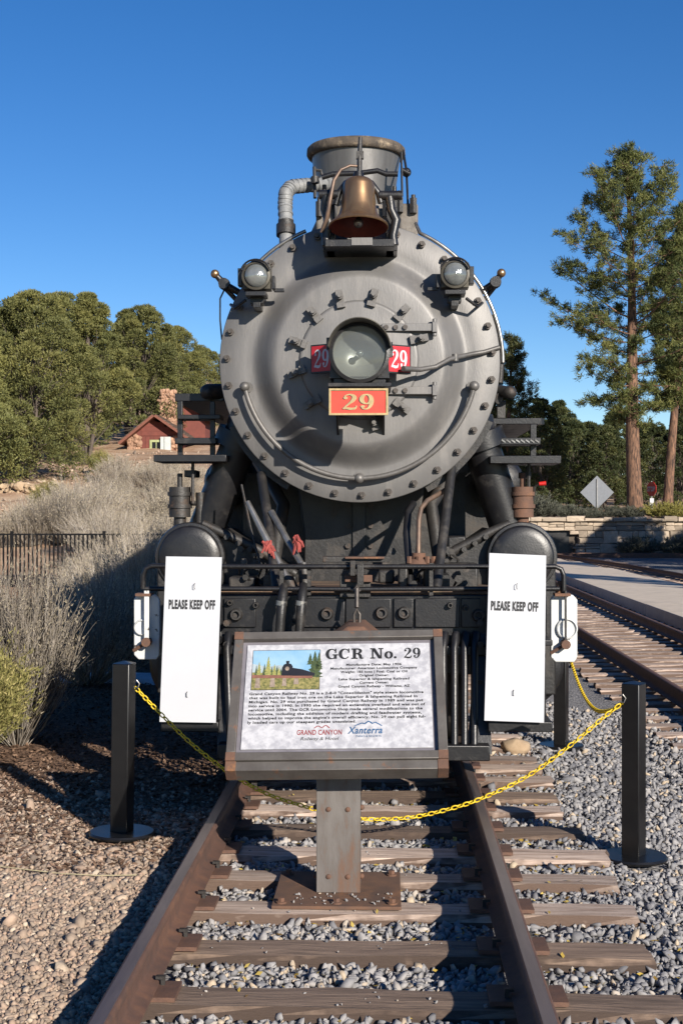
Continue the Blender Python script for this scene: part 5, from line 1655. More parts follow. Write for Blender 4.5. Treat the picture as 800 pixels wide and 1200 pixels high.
pr('picture_trees', 'p_dark', [conifer(xm, .36, h, w) for xm, h, w in ((.06, .26, .035), (.18, .30, .04), (.29, .22, .035), (.37, .24, .04), (.43, .18, .03))], 3)
pr('picture_trees', 'p_leaf', [conifer(xm, .35, h, w) for xm, h, w in ((.10, .36, .05), (.235, .50, .07), (.33, .30, .05), (.40, .22, .04))], 3.6)
pr('picture_pine', 'p_dark', [conifer(.93, .30, .68, .13), conifer(.86, .62, .30, .06), conifer(.99, .5, .45, .07)], 3.3)
pr('picture_bridge', 'p_brick', [[(.0, .29), (.9, .27), (.9, .345), (.0, .37)]], 4)
pr('picture_piers', 'p_pier', [[(.05, .04), (.13, .04), (.12, .29), (.06, .29)], [(.27, .06), (.35, .06), (.34, .28), (.28, .28)], [(.45, .08), (.52, .08), (.51, .28), (.46, .28)], [(.62, .12), (.70, .12), (.69, .27), (.63, .27)]], 4.2)
pr('picture_train', 'p_black', [[(.44, .345), (.60, .34), (.60, .58), (.575, .64), (.52, .66), (.47, .63), (.445, .55)], [(.60, .335), (.93, .33), (.93, .40), (.74, .50), (.60, .54)], [(.505, .655), (.545, .655), (.55, .72), (.50, .72)]], 5)
pr('picture_train_front', 'p_pier', [[(.52 + .032 * math.cos(k * .785), .52 + .055 * math.sin(k * .785)) for k in range(8)]], 5.6)
# post, ribs and base plate
pxl, pxr = P(370.5, 1046, 6.70).x, P(422, 1046, 6.70).x
yt = 6.70
post = MB().span((pxl, yt, -.17), (pxr, yt + .014, .66)).span((pxl, yt + .0145, -.17), (pxl + .012, yt + .20, .70)).span((pxr - .012, yt + .0145, -.17), (pxr, yt + .20, .70)).build('post', 'post_steel', sg, bevel=.003)
for k in range(3):
    for s in (.28, .72):
        if k == 1 or k == 0:
            q = Vector((pxl + (pxr - pxl) * s, yt, -.09 + k * .33))
            MB().lathe([(.0125, .0), (.012, -.006), (.006, -.010), (0, -.011)], q, (0, 1, 0), n=10).build('rivet', 'rust', post)
for zz in (-.10, .24, .56):
    for s in (pxl - .006, pxr + .006):
        MB().ball((s, yt + .05, zz), .014, 8, 6).build('rivet', 'rust', post)
bp0, bp1 = P(318, 1062, 6.47), P(470, 1062, 6.47)
plate = MB().span((bp0.x, 6.47, -.186), (bp1.x, 7.10, -.170)).build('base_plate', 'plate_rust', sg, bevel=.002)
for u in (.07, .5, .93):
    for y in (6.52, 7.03):
        q = Vector((bp0.x + (bp1.x - bp0.x) * u, y, -.170))
        MB().cyl(q, q + Vector((0, 0, .008)), .026, n=12).cyl(q + Vector((0, 0, .008)), q + Vector((0, 0, .026)), .017, n=6).build('anchor_bolt', 'rust', plate)
MB().span((pxl, 6.70, .64), (pxr, 6.92, .70)).build('head_plate', 'frame_steel', sg)
# pebbles on the plate
n = 46
x = RNG.uniform(bp0.x + .05, bp1.x - .04, n); y = RNG.uniform(6.49, 6.68, n)
k = RNG.random(n) < .8
ob = link('grit', scatter_stones('grit', np.stack([x, y, np.full(n, -.165)], 1), RNG.uniform(.004, .011, n), 'stone_grey', np.clip(RNG.normal(.6, .2, n), 0, 1)))
tag(ob, 'loose stones lying on the rusty sign base plate', 'gravel', kind='stuff')

# ================================================================== stanchions and yellow chain
def stanchion(px, base_y, d, rz, label, tx=0.0, w=.105):
    b = P(px, base_y, d)
    zg = g(b.x, d)
    o = empty('barrier_post', (b.x, d, zg + .022), label, 'post', 'black barrier posts')
    WORLD_LOC[o.name] = Vector((0, 0, 0))
    o.rotation_euler = (0, tx, rz)
    MB().lathe([(.0, .0), (.185, .0), (.188, .012), (.18, .022), (.0, .026)], (0, 0, 0), n=40).build('base', 'post_black', o)
    MB().span((-w / 2, -w / 2, .02), (w / 2, w / 2, .985)).build('shaft', 'post_black', o, bevel=.006)
    MB().add([(-w / 2, -w / 2, .985), (w / 2, -w / 2, .985), (w / 2, w / 2, .985), (-w / 2, w / 2, .985), (0, 0, 1.0)], [(0, 1, 4), (1, 2, 4), (2, 3, 4), (3, 0, 4)]).build('cap', 'post_black', o)
    return o


stanchion(143, 989, 7.80, R(-12), 'square black post on round base beside the rail, on tan pebbles', tx=.015)
stanchion(742, 994, 7.72, R(-33), 'square black post on round base on grey ballast, both yellow chains hooked to it')
stanchion(657, 864, 11.45, R(-20), 'square black post on round base behind the white plate at the engine side')


def chain(points, label, r=.0042, lw=.0115, ll=.021):
    pts = [P(*q) for q in points]
    # smooth and resample
    out = []
    for i in range(len(pts) - 1):
        p0, p1, p2, p3 = pts[max(i - 1, 0)], pts[i], pts[i + 1], pts[min(i + 2, len(pts) - 1)]
        for k in range(24):
            t = k / 24
            out.append(.5 * (2 * p1 + (p2 - p0) * t + (2 * p0 - 5 * p1 + 4 * p2 - p3) * t * t + (3 * p1 - p0 - 3 * p2 + p3) * t ** 3))
    out.append(pts[-1])
    step = ll * 1.62
    mb = MB()
    acc, i = 0.0, 0
    last = out[0]
    for a, b in zip(out[:-1], out[1:]):
        L = (b - a).length
        while acc <= L:
            c = a.lerp(b, acc / max(L, 1e-6))
            d = (b - a).normalized()
            u, w, _ = frame_of(d)
            side = u if i % 2 else w
            side = (side + (w if i % 2 else -u) * .35).normalized()
            nn = d.cross(side)
            loop, m = 10, 5
            vs, fs = [], []
            for q in range(loop):
                t = 2 * math.pi * q / loop
                e = d * (math.cos(t) * ll) + side * (math.sin(t) * lw)
                rad = (d * math.cos(t) + side * math.sin(t)).normalized()
                for z in range(m):
                    ph = 2 * math.pi * z / m
                    vs.append(c + e + (rad * math.cos(ph) + nn * math.sin(ph)) * r)
            for q in range(loop):
                for z in range(m):
                    fs.append((q * m + z, ((q + 1) % loop) * m + z, ((q + 1) % loop) * m + (z + 1) % m, q * m + (z + 1) % m))
            mb.add(vs, fs)
            i += 1
            acc += step
        acc -= L
    o = mb.build('chain', 'chain', None, sharp=180)
    return tag(o, label, 'chain')


chain([(161, 808, 7.76), (186, 834, 7.76), (224, 871, 7.75), (268, 905, 7.74), (310, 929, 7.74), (350, 943, 7.73), (395, 955, 7.73), (430, 960, 7.73), (480, 958, 7.73), (530, 947, 7.72), (570, 933, 7.72), (620, 908, 7.72), (672, 870, 7.70), (705, 842, 7.70), (728, 824, 7.70)],
      'yellow plastic chain sagging across the rails from post to post')
chain([(729, 824, 7.72), (716, 832, 8.3), (700, 833, 9.1), (688, 822, 9.8), (677, 800, 10.5), (667, 770, 11.3)], 'yellow plastic chain running back to the post beside the engine')
for px, py, d, lb in ((161, 803, 7.74, 'small steel snap hook on the post beside the tan pebbles'), (729, 820, 7.70, 'small steel snap hook on the post between both chains')):
    p = P(px, py, d)
    tag(MB().tube([p + Vector((-.02, 0, .02)), p + Vector((.0, -.01, .03)), p + Vector((.015, -.01, .01)), p + Vector((.005, -.01, -.015)), p + Vector((-.02, 0, -.01))], .004, n=6).build('snap_hook', 'steel', None), lb, 'hook')
pts = [(-20, 1016), (30, 1021), (80, 1026), (125, 1028), (168, 1027)]
mb = MB().tube([Vector((P(px, py, 7.1).x * 1.0, 1600 * (CAM_H + .15) / (py - 600), 0)) for px, py in pts], .003, n=5)
for v in mb.v:
    v.z += g(v.x, v.y) + .022
tag(mb.build('ground_wire', 'string', None), 'thin pale wire lying on the tan pebbles', 'wire')

# ================================================================== signs at the right, behind the wall
def px_base(px, d):
    x = P(px, 600, d).x
    return Vector((x, d, g(x, d)))


b = px_base(699, 68.5)
o = empty('road_sign', b, 'back of a diamond road sign on a thin post behind the stone wall', 'sign')
c = P(699, 577, 68.5); hd = 19.5 / S(68.5)
MB().prism([c + Vector((0, 0, hd)), c + Vector((-hd, 0, 0)), c + Vector((0, 0, -hd)), c + Vector((hd, 0, 0))], (0, -.01, 0)).build('sign_plate', 'alu', o)
MB().span((c.x - .03, 68.5 - .07, b.z), (c.x + .03, 68.5 - .012, c.z + hd * .8)).build('post', 'galv', o)
b = px_base(763, 69.5)
o = empty('stop_sign', b, 'narrow red sign with small white plate below, between the pine trunks', 'sign')
c = P(763, 573, 69.5); r0 = 9 / S(69.5)
U_ = Vector((math.cos(R(62)), -math.sin(R(62)), 0))
MB().prism([c + U_ * (r0 * math.cos(R(22.5 + 45 * k))) + Vector((0, 0, r0 * math.sin(R(22.5 + 45 * k)))) for k in range(8)], Vector((-.02, -.01, 0))).build('sign_plate', 'sign_red', o)
sp2 = Plane2D(c + Vector((-.0, -.0, 0)), U_, (0, 0, 1))
mb = MB()
cc = c + Vector((-.035, -.02, 0))
pl2 = Plane2D(cc - U_ * r0 * .75 - Vector((0, 0, r0 * .3)), U_, (0, 0, 1))
pl2.text(mb, 'STOP', 0, r0 * 1.5, 0, r0 * .6, n=0, bold=.03)
mb.build('lettering', 'white_sign', o)
MB().span((c.x - .10, 69.45, c.z - r0 - .62), (c.x + .10, 69.47, c.z - r0 - .08)).build('lower_plate', 'white_sign', o)
MB().span((c.x - .03, 69.50, b.z), (c.x + .03, 69.56, c.z + r0)).build('post', 'galv', o)

# ================================================================== iron fence at the left
FD = 29.5
fx0, fx1 = P(-25, 600, FD).x, P(300, 600, FD).x
fz = P(0, 625.5, FD).z
fo = empty('iron_fence', ((fx0 + fx1) / 2, FD, g(-7, FD)), 'black iron picket fence between the brush and the hillside', 'fence')
for z0 in (fz - .03, fz - 1.05):
    MB().span((fx0, FD - .02, z0), (fx1, FD + .02, z0 + .035)).build('rail', 'fence', fo)
pk = MB().box((0, 0, -.55), (.032, .032, 1.10)).mesh('picket', 'fence')
x = fx0
i = 0
while x < fx1:
    if i % 22 == 8:
        MB().span((x - .03, FD - .03, fz - 1.25), (x + .03, FD + .03, fz + .06)).build('fence_post', 'fence', fo)
    else:
        link('picket', pk, fo, Vector((x, FD, fz - .005)) - WORLD_LOC[fo.name])
    x += .092
    i += 1

# ================================================================== cabin on the hillside
HD = 66.0
hs = S(HD)
hb = P(180, 540, HD)
hz = hb.z
hou = empty('cabin', hb, 'dark red cabin with stone corner among the junipers on the hillside', 'house')
gl, gr_, ga = P(141, 518, HD), P(216, 512, HD), P(180, 489, HD)
wl_, wr_ = P(150, 540, HD).x, P(212, 540, HD).x
hz0 = hz - 1.0
MB().prism([(wl_, HD, hz0), (wr_, HD, hz0), (wr_, HD, P(0, 511, HD).z), (ga.x, HD, ga.z - .12), (wl_, HD, P(0, 509, HD).z)], (0, 4.5, 0)).build('core', 'red_siding', hou)
# siding boards
zz = P(0, 511, HD).z
k = 0
while zz < ga.z - .25:
    t = (zz - P(0, 511, HD).z) / (ga.z - P(0, 511, HD).z)
    xa, xb = wl_ + (ga.x - wl_) * t + .15, wr_ + (ga.x - wr_) * t - .15
    MB().span((max(xa, P(166, 0, HD).x), HD - .03, zz), (xb, HD - .001, zz + .215)).build('board', 'red_siding', hou)
    zz += .22
xx = P(166.5, 0, HD).x
while xx < P(210, 0, HD).x:
    MB().span((xx, HD - .025, hz0), (xx + .19, HD - .001, P(0, 512, HD).z)).build('board', 'red_siding', hou)
    xx += .20
# roof slabs, shingle courses
def slab(a, b, th, dep, m, nm, y0):
    d = (b - a).normalized(); nrm = Vector((-d.z, 0, d.x))
    if nrm.z < 0: nrm = -nrm
    return MB().prism([a, b, b + nrm * th, a + nrm * th], (0, dep, 0))
A, B_, C_ = P(140, 521, HD - .6), P(180.5, 488, HD - .6), P(219, 515, HD - .6)
for a, b in ((A, B_), (C_, B_)):
    r_ = slab(a, b, .12, 5.6, 'fascia', 'roof', HD).build('roof', 'fascia', hou)
    d = (b - a); n = 9
    nrm = Vector((-d.z, 0, d.x)).normalized()
    if nrm.z < 0: nrm = -nrm
    for k in range(n):
        p = a + d * (k / n) + nrm * (.122 + .0); q = a + d * ((k + 1.25) / n if k < n - 1 else 1.0) + nrm * .122
        MB().prism([p, q, q + nrm * .012, p + nrm * .045], (0, 5.62, 0)).build('shingle_course', 'roof', r_)
# second gable behind, to the right
A2, B2 = P(186, 489, HD + 2.5), P(216, 464, HD + 2.5)
C2 = P(250, 492, HD + 2.5)
MB().prism([(A2.x + .5, HD + 3.2, hz0), (C2.x - .5, HD + 3.2, hz0), (C2.x - .5, HD + 3.2, C2.z - .1), (B2.x, HD + 3.2, B2.z - .1), (A2.x + .5, HD + 3.2, A2.z - .1)], (0, 4, 0)).build('rear_wall', 'red_siding', hou)
for a, b in ((A2, B2), (C2, B2)):
    r_ = slab(a, b, .12, 5.0, 'fascia', 'roof', HD).build('roof', 'fascia', hou)
# window with shutters
wa, wb = P(176, 515.5, HD), P(191, 540, HD)
win = MB()
t = .11
for p, q in (((wa.x, wb.z), (wa.x + t, wa.z)), ((wb.x - t, wb.z), (wb.x, wa.z)), ((wa.x + t, wa.z - t), (wb.x - t, wa.z)), ((wa.x + t, wb.z), (wb.x - t, wb.z + t))):
    win.span((p[0], HD - .09, p[1]), (q[0], HD - .04, q[1]))
win = win.build('window', 'window_green', hou)
MB().span((wa.x + t, HD - .05, wb.z + t), (wb.x - t, HD - .04, wa.z - t)).build('pane', 'dark_glass', win)
mx, mz = (wa.x + wb.x) / 2, (wa.z + wb.z) / 2
MB().span((mx - .02, HD - .07, wb.z + t), (mx + .02, HD - .052, wa.z - t)).span((wa.x + t, HD - .075, mz - .02), (wb.x - t, HD - .071, mz + .02)).build('glazing_bar', 'window_green', win)
for (x0, x1) in ((188.5, 192.5), (193.2, 200.5)):
    a, b = P(x0, 512, HD - .12), P(x1, 533, HD - .12)
    MB().span((a.x, HD - .22, b.z), (b.x, HD - .16, a.z)).build('shutter', 'shutter', hou)
rk = random.Random(4)
rock_protos = []
for q in range(6):
    mb = MB()
    vs = [Vector(tuple(p * (1 + rk.uniform(-.2, .2)))) for p in ICO_V]
    mb.add(vs, [tuple(int(i) for i in f) for f in ICO_F])
    rock_protos.append((mb.mesh('stone', 'red_rock', sharp=20), mb.mesh('stone', 'tan_rock', sharp=20)))
def stone_pile(x0, x1, y0, y1, d, n, par, which, smin, smax, dep=.25):
    for k in range(n):
        p = P(rk.uniform(x0, x1), rk.uniform(y0, y1), d)
        o = link('stone', rock_protos[rk.randrange(6)][which], par, p + Vector((0, rk.uniform(-dep, dep), 0)) - WORLD_LOC[par.name])
        s = rk.uniform(smin, smax)
        o.scale = (s * rk.uniform(.9, 1.5), s, s * rk.uniform(.6, 1.0))
        o.rotation_euler = (rk.uniform(0, 6), rk.uniform(0, 6), rk.uniform(0, 6))
stone_pile(151, 166, 511, 541, HD, 130, hou, 0, .07, .16, .08)
stone_pile(200, 208, 512, 541, HD, 60, hou, 0, .07, .15, .08)
a, b = P(189, 458, HD + 2.2), P(205, 500, HD + 2.2)
MB().span((a.x, HD + 2.0, b.z - 1), (b.x, HD + 2.9, a.z)).build('chimney', 'red_rock', hou)
stone_pile(188, 206, 458, 498, HD + 2.0, 170, hou, 0, .06, .15, .06)
# terrace stones below the cabin
tw = empty('rubble_terrace', P(140, 552, HD - 4), 'low rubble terrace of red stones below the cabin', 'wall')
stone_pile(88, 215, 540, 552, HD - 4, 170, tw, 0, .08, .22, .6)
lw = empty('rubble_edge', P(20, 575, 46), 'row of pale stones edging the hillside path', 'wall')
stone_pile(-15, 44, 569, 580, 46, 90, lw, 1, .06, .16, .5)

# stones strewn over the hillside dirt
n = 900
x = RNG.uniform(-24, -6, n); y = RNG.uniform(40, 64, n)
szs = RNG.gamma(2.2, .028, n) + .02
hsx = link('hillside_stones', scatter_stones('hillside_stones', np.stack([x, y, G(x, y) + szs * .2], 1), szs, 'stone_tan', np.clip(RNG.normal(.7, .2, n), 0, 1)))
tag(hsx, 'pale stones strewn over the dirt slope below the junipers', 'stones', kind='stuff')

# loose rock beside the ties
p = P(604, 866, 11.0)
rb = MB().add([Vector((v[0] * .15, v[1] * .12, v[2] * .085)) * (1 + rk.uniform(-.15, .15)) + Vector((p.x, 11.0, g(p.x, 11.0) + .06)) for v in ICO_V], [tuple(int(i) for i in f) for f in ICO_F]).build('rock', 'tan_rock', None, bevel=.02)
tag(rb, 'lone yellowish rock lying on the tie ends beside the engine', 'rock')

# ================================================================== trees and brush
def rand_dirs(n, rng):
    v = rng.normal(size=(n, 3))
    return v / np.linalg.norm(v, axis=1)[:, None]


def blades(C, D, length, width, rng):
    """thin triangles from points C along directions D"""
    n = len(C)
    side = np.cross(D, rand_dirs(n, rng))
    side /= np.linalg.norm(side, axis=1)[:, None] + 1e-9
    w = side * (width[:, None] if hasattr(width, '__len__') else width)
    V = np.stack([C - w, C + w, C + D * length[:, None]], 1).reshape(-1, 3)
    T = np.arange(n * 3).reshape(-1, 3)
    return V, T


def tree_root(name, trunk_mb, trunk_mat, crown_me, label, cat='tree', group=None):
    root = empty(name, (0, 0, 0), label, cat, group)
    trunk_mb.build('trunk', trunk_mat, root, sharp=60)
    link('crown', crown_me, root)
    return root


def make_pine(seed, H, table, trunk_r, label, lean=(0, 0), nb=95, matname='needles', tufts=24, nper=42, tone=0.0):
    """table: (height fraction, crown radius)"""
    rng = np.random.default_rng(seed)
    rr = random.Random(seed)
    hs_, rs_ = [t[0] for t in table], [t[1] for t in table]
    mb = MB()
    tp = []
    for i in range(13):
        t = i / 12
        tp.append(Vector((lean[0] * t + .12 * math.sin(t * 5 + seed), lean[1] * t + .1 * math.sin(t * 4 + seed * 2), H * t * .985 - .4 * (i == 0))))
    def trunk_at(t):
        k = min(11, int(t * 12)); return tp[k].lerp(tp[k + 1], t * 12 - k)
    mb.tube(tp, [trunk_r * (1.25 if i == 0 else 1) * (1 - .9 * (i / 12) ** 1.15) + .015 for i in range(13)], n=12)
    C, D, TN = [], [], []
    h0 = hs_[0]
    for b in range(nb):
        t = h0 + (1 - h0) * (b + rr.random()) / nb
        Rb = np.interp(t, hs_, rs_) * rr.choice([rr.uniform(.35, .75), rr.uniform(.75, 1.08), rr.uniform(.75, 1.08)])
        az = b * 2.399963 + rr.uniform(-.5, .5)
        up = -0.28 + .95 * ((t - h0) / (1 - h0)) ** 1.1 + rr.uniform(-.15, .15)
        p = trunk_at(t)
        d = Vector((math.cos(az), math.sin(az), up)).normalized()
        pts = [p.copy()]
        n = 6
        for k in range(n):
            d = (d + Vector((rr.uniform(-.16, .16), rr.uniform(-.16, .16), .10 + rr.uniform(-.08, .10)))).normalized()
            p = p + d * (Rb / n)
            pts.append(p.copy())
        r0 = max(.014, trunk_r * .20 * (1 - t * .6) * (Rb / max(rs_)))
        mb.tube(pts, [max(.008, r0 * (1 - .85 * k / n)) for k in range(n + 1)], n=5, cap=False)
        m = max(5, int(tufts * (Rb / max(rs_)) + 4))
        clump = rr.uniform(-.12, .12) + tone
        for k in range(m):
            s = 1 - .68 * rr.random() ** 1.35
            f = s * n
            q = min(n - 1, int(f))
            base = pts[q].lerp(pts[q + 1], f - q)
            ax_ = (pts[q + 1] - pts[q]).normalized()
            off = Vector((rr.gauss(0, 1), rr.gauss(0, 1), rr.gauss(.12, .45)))
            off = off * (.12 + .20 * Rb * .35 * (1.15 - s * .6))
            tip = base + off
            if off.length > .25:
                mb.tube([base, base.lerp(tip, .5) + Vector((0, 0, -.02)), tip], [.012, .010, .006], n=3, cap=False)
            C.append(tip); D.append((ax_ * .8 + off.normalized() * .6 + Vector((0, 0, .25))).normalized()); TN.append(min(1, max(0, rr.gauss(.5, .2) + clump)))
    C = np.array([tuple(c) for c in C]); D = np.array([tuple(c) for c in D]); TN = np.array(TN)
    n = len(C)
    Cn = np.repeat(C, nper, 0) + rng.normal(0, .085, (n * nper, 3))
    Dn = np.repeat(D, nper, 0) * .75 + rand_dirs(n * nper, rng) * .9
    Dn /= np.linalg.norm(Dn, axis=1)[:, None]
    V, T = blades(Cn, Dn, rng.uniform(.12, .27, n * nper), .021, rng)
    tint = np.repeat(np.clip(np.repeat(TN, nper) + rng.normal(0, .12, n * nper), 0, 1), 3)
    return tree_root('pine_tree', mb, 'bark', np_mesh('crown', V, T, matname, tint), label, 'tree')


def make_juniper(seed, H, Rw, lobes, label, matname='juniper', leaf=.085, per=620, low=.12, name='juniper_tree', peak=.5, bare=.0):
    rng = np.random.default_rng(seed)
    rr = random.Random(seed)
    mb = MB()
    nt = 3
    stems = []
    for k in range(nt):
        a = 2.1 * k + rr.uniform(-.4, .4)
        pts = [Vector((.10 * math.cos(a), .10 * math.sin(a), -.35))]
        for i in range(1, 7):
            t = i / 6
            sp_ = (.10 + Rw * .35 * t) if k else .12 * t
            pts.append(Vector((sp_ * math.cos(a + t * .5) + rr.uniform(-.08, .08), sp_ * math.sin(a + t * .5) + rr.uniform(-.08, .08), H * (.92 if k == 0 else .66) * t)))
        stems.append(pts)
        r0 = .042 * H ** .75 * (1 if k == 0 else .5)
        mb.tube(pts, [r0 * (1 - .85 * i / 6) + .01 for i in range(7)], n=8)
    Vs, Ts, TNs = [], [], []
    cnt = 0
    for q in range(lobes):
        t = low + (1 - low) * ((q + .5) / lobes) ** .85
        prof = Rw * float(np.interp(t, [0, .12, .35, .6, .8, .93, 1.0], [.72, .95, 1.0, .82, .52, .26, .06] if peak < .5 else [.80, .98, 1.0, .90, .68, .40, .10]))
        a = q * 2.399963 + rr.uniform(-.6, .6)
        rad = prof * math.sqrt(rr.uniform(.25, 1.0)) * rr.uniform(.85, 1.12)
        c = np.array([rad * math.cos(a), rad * math.sin(a), H * t])
        s = np.array([1, 1, .8]) * rr.uniform(.15, .25) * (Rw + .35) * (1.12 - .45 * t)
        # branch to the lobe
        k = rr.randrange(nt)
        st_ = stems[k][min(6, max(1, int(t * 5)))]
        cv = Vector(c)
        mb.tube([st_, st_.lerp(cv, .55) + Vector((0, 0, -.1)), cv], [.020, .013, .006], n=4, cap=False)
        n = int(per * rr.uniform(.7, 1.2))
        dirs = rand_dirs(n, rng)
        dirs[:, 2] = np.where(dirs[:, 2] < -.35, -dirs[:, 2], dirs[:, 2])
        shell = rng.uniform(.45, 1.06, n) ** .6
        # sprays: gather the leaves in small bunches
        bun = rand_dirs(max(6, n // 22), rng)
        pick = rng.integers(0, len(bun), n)
        dirs = dirs * .55 + bun[pick] * .75
        dirs /= np.linalg.norm(dirs, axis=1)[:, None]
        Cc = c + dirs * s * shell[:, None]
        Dd = dirs * .8 + rand_dirs(n, rng) * .7 + np.array([0, 0, .25])
        Dd /= np.linalg.norm(Dd, axis=1)[:, None]
        V, T = blades(Cc, Dd, rng.uniform(.8, 1.9, n) * leaf, leaf * .34, rng)
        Vs.append(V); Ts.append(T + cnt); cnt += len(V)
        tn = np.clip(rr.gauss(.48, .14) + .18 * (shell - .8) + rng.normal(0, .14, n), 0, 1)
        TNs.append(np.repeat(tn, 3))
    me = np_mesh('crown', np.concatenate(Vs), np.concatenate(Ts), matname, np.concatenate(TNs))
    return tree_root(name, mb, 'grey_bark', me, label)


def place(root, px, d, label=None, rz=0.0, s=1.0, sz=None, group=None, xy=None, sink=0.0):
    if xy is None:
        x = P(px, 600, d).x
    else:
        x, d = xy
    root.location = (x, d, g(x, d) - sink)
    root.rotation_euler = (0, 0, rz)
    root.scale = (s, s, sz or s)
    if label: root['label'] = label
    if group: root['group'] = group
    return root


# --- the two tall pines at the right
pine = make_pine(4, 18.2, [(.26, 1.6), (.33, 3.4), (.40, 4.7), (.50, 4.6), (.58, 4.3), (.66, 4.0), (.76, 4.1), (.84, 3.1), (.91, 2.1), (.96, 1.3), (1.0, .35)], .38,
                 'tall ponderosa pine with full crown and reddish trunk behind the stone wall', lean=(-.65, 0), nb=84, tufts=36)
place(pine, 747, 68.0)
pine2 = make_pine(9, 16.0, [(.36, 1.2), (.45, 2.2), (.55, 2.5), (.70, 2.3), (.82, 1.9), (.93, 1.1), (1.0, .3)], .25,
                  'slimmer pine with a thin dark trunk beside the stop sign', lean=(1.7, 0), nb=62, tufts=28)
place(pine2, 779, 70.5, rz=.0)
pine3 = copy_tree(pine2)
place(pine3, 826, 72.0, 'pine at the far end of the wall, its thin trunk half out of sight', rz=2.0, s=1.05)

# --- junipers on the left hillside
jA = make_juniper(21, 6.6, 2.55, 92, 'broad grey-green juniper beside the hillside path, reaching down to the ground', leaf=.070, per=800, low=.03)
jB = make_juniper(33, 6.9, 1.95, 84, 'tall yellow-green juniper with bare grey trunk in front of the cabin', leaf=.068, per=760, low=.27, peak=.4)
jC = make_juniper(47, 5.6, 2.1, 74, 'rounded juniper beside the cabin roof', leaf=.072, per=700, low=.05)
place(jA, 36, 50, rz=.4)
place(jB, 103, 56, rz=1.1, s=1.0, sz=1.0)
LJ = [
    ('A', -60, 47, 'big juniper at the foot of the hillside beyond the broad grey-green one', 2.2, 1.0),
    ('C', 168, 70, 'juniper rising directly behind the cabin gable', .3, 1.20),
    ('A', 205, 76, 'juniper behind the red stone chimney of the cabin', 1.5, .88),
    ('C', 70, 66, 'thin-topped juniper seen between the broad one and the tall yellow-green one', 2.9, 1.32),
    ('B', 150, 78, 'juniper on the upper slope above the cabin roof ridge', 2.0, 1.0),
    ('C', 240, 84, 'juniper above the running board steps, beside the smokebox edge', 4.1, .84),
    ('B', 20, 74, 'juniper on the upper slope behind the broad grey-green one', 3.6, 1.1),
    ('A', 275, 92, 'farthest juniper on the slope, next to the smokebox rim', 5.0, .62),
    ('C', 200, 92, 'juniper standing highest up the slope behind the cabin', 5.6, .95),
    ('C', -5, 58, 'juniper half hidden by the broad grey-green one', .9, 1.1),
    ('C', 320, 105, 'juniper on the slope hidden by the engine from the front', 1.0, 1.0),
]
src = {'A': jA, 'B': jB, 'C': jC}
usedC = False
for kind, px, d, lb, rz, s in LJ:
    if kind == 'C' and not usedC:
        o = jC; usedC = True
    else:
        o = copy_tree(src[kind])
    place(o, px, d, lb, rz, s)

# --- dark woods at the right
fA = make_juniper(61, 7.5, 2.3, 80, 'dark bushy pine', matname='darkleaf', leaf=.11, per=380, name='woodland_tree', low=.03, peak=.4)
fB = make_juniper(77, 6.0, 2.6, 80, 'dark round tree', matname='darkleaf', leaf=.11, per=380, name='woodland_tree', low=.03)
fC = make_pine(15, 10.5, [(.12, 1.8), (.3, 2.4), (.6, 1.9), (.85, 1.1), (1.0, .2)], .2, 'young dark pine', nb=60, tufts=22, matname='darkleaf')
RW = [('C', 598, 84, 1.02, 'tall dark young pine touching the smokebox edge'), ('A', 632, 80, .86, 'dark tree behind the running board step'), ('B', 668, 92, .95, 'dark round tree behind the diamond sign'),
      ('A', 655, 104, 1.0, 'woodland tree deeper behind the diamond sign'), ('B', 708, 86, .84, 'dark round tree between the diamond sign and the big pine trunk'), ('A', 722, 110, .98, 'woodland tree far behind the big pine trunk'),
      ('B', 765, 96, .92, 'dark round tree behind the red stop sign'), ('A', 795, 84, .74, 'dark tree beside the slim pine trunk'), ('C', 800, 112, .80, 'dark young pine far behind the slim pine trunk'),
      ('A', 590, 98, .95, 'woodland tree mostly behind the smokebox'), ('B', 620, 116, 1.1, 'woodland tree deep in the woods beyond the running board'), ('C', 840, 95, .9, 'dark young pine past the end of the stone wall'),
      ('B', 690, 125, 1.1, 'woodland tree at the back of the woods, in the gap left of the big pine'), ('B', 750, 130, 1.1, 'woodland tree at the back of the woods behind the big pine'), ('A', 560, 86, .9, 'woodland tree hidden by the engine from the front')]
srcR = {'A': fA, 'B': fB, 'C': fC}
first = set()
for i, (kind, px, d, s, lb) in enumerate(RW):
    if kind not in first:
        o = srcR[kind]; first.add(kind)
    else:
        o = copy_tree(srcR[kind])
    place(o, px, d, lb, i * 1.3, s)

for i, (kind, px, d, s) in enumerate((('B', 380, 100, .9), ('A', 430, 96, .85), ('B', 480, 104, 1.0), ('A', 525, 100, .9), ('C', 350, 110, .8), ('B', 450, 118, 1.1))):
    o = copy_tree(srcR[kind])
    place(o, px, d, 'dark woodland tree in the gap behind the engine', i * 1.7, s, group='woodland trees behind the engine')

# --- pines out of the lens at the right whose shadows stripe the pavement and the wall
SH_ = [((15.5, 22.0), .62), ((17.5, 31.0), .60), ((23.0, 44.0), .62), ((20.5, 38.0), .66)]
for i, (xy, s) in enumerate(SH_):
    o = copy_tree(pine2)
    place(o, 0, 0, None, i * 1.1, s, xy=xy)
    o['label'] = 'pine standing right of the far tracks, beyond the edge of the pavement'
    o['group'] = 'pines right of the far tracks'

for i, xy in enumerate(((15.9, 52.4), (19.2, 52.6), (22.6, 52.0), (26.0, 52.2))):
    o = copy_tree(fB)
    place(o, 0, 0, 'dark round tree standing right of the far tracks, short of the stone wall', i * 1.9, (1.10, 1.24, 1.16, 1.26)[i], xy=xy, group='round trees right of the far tracks')


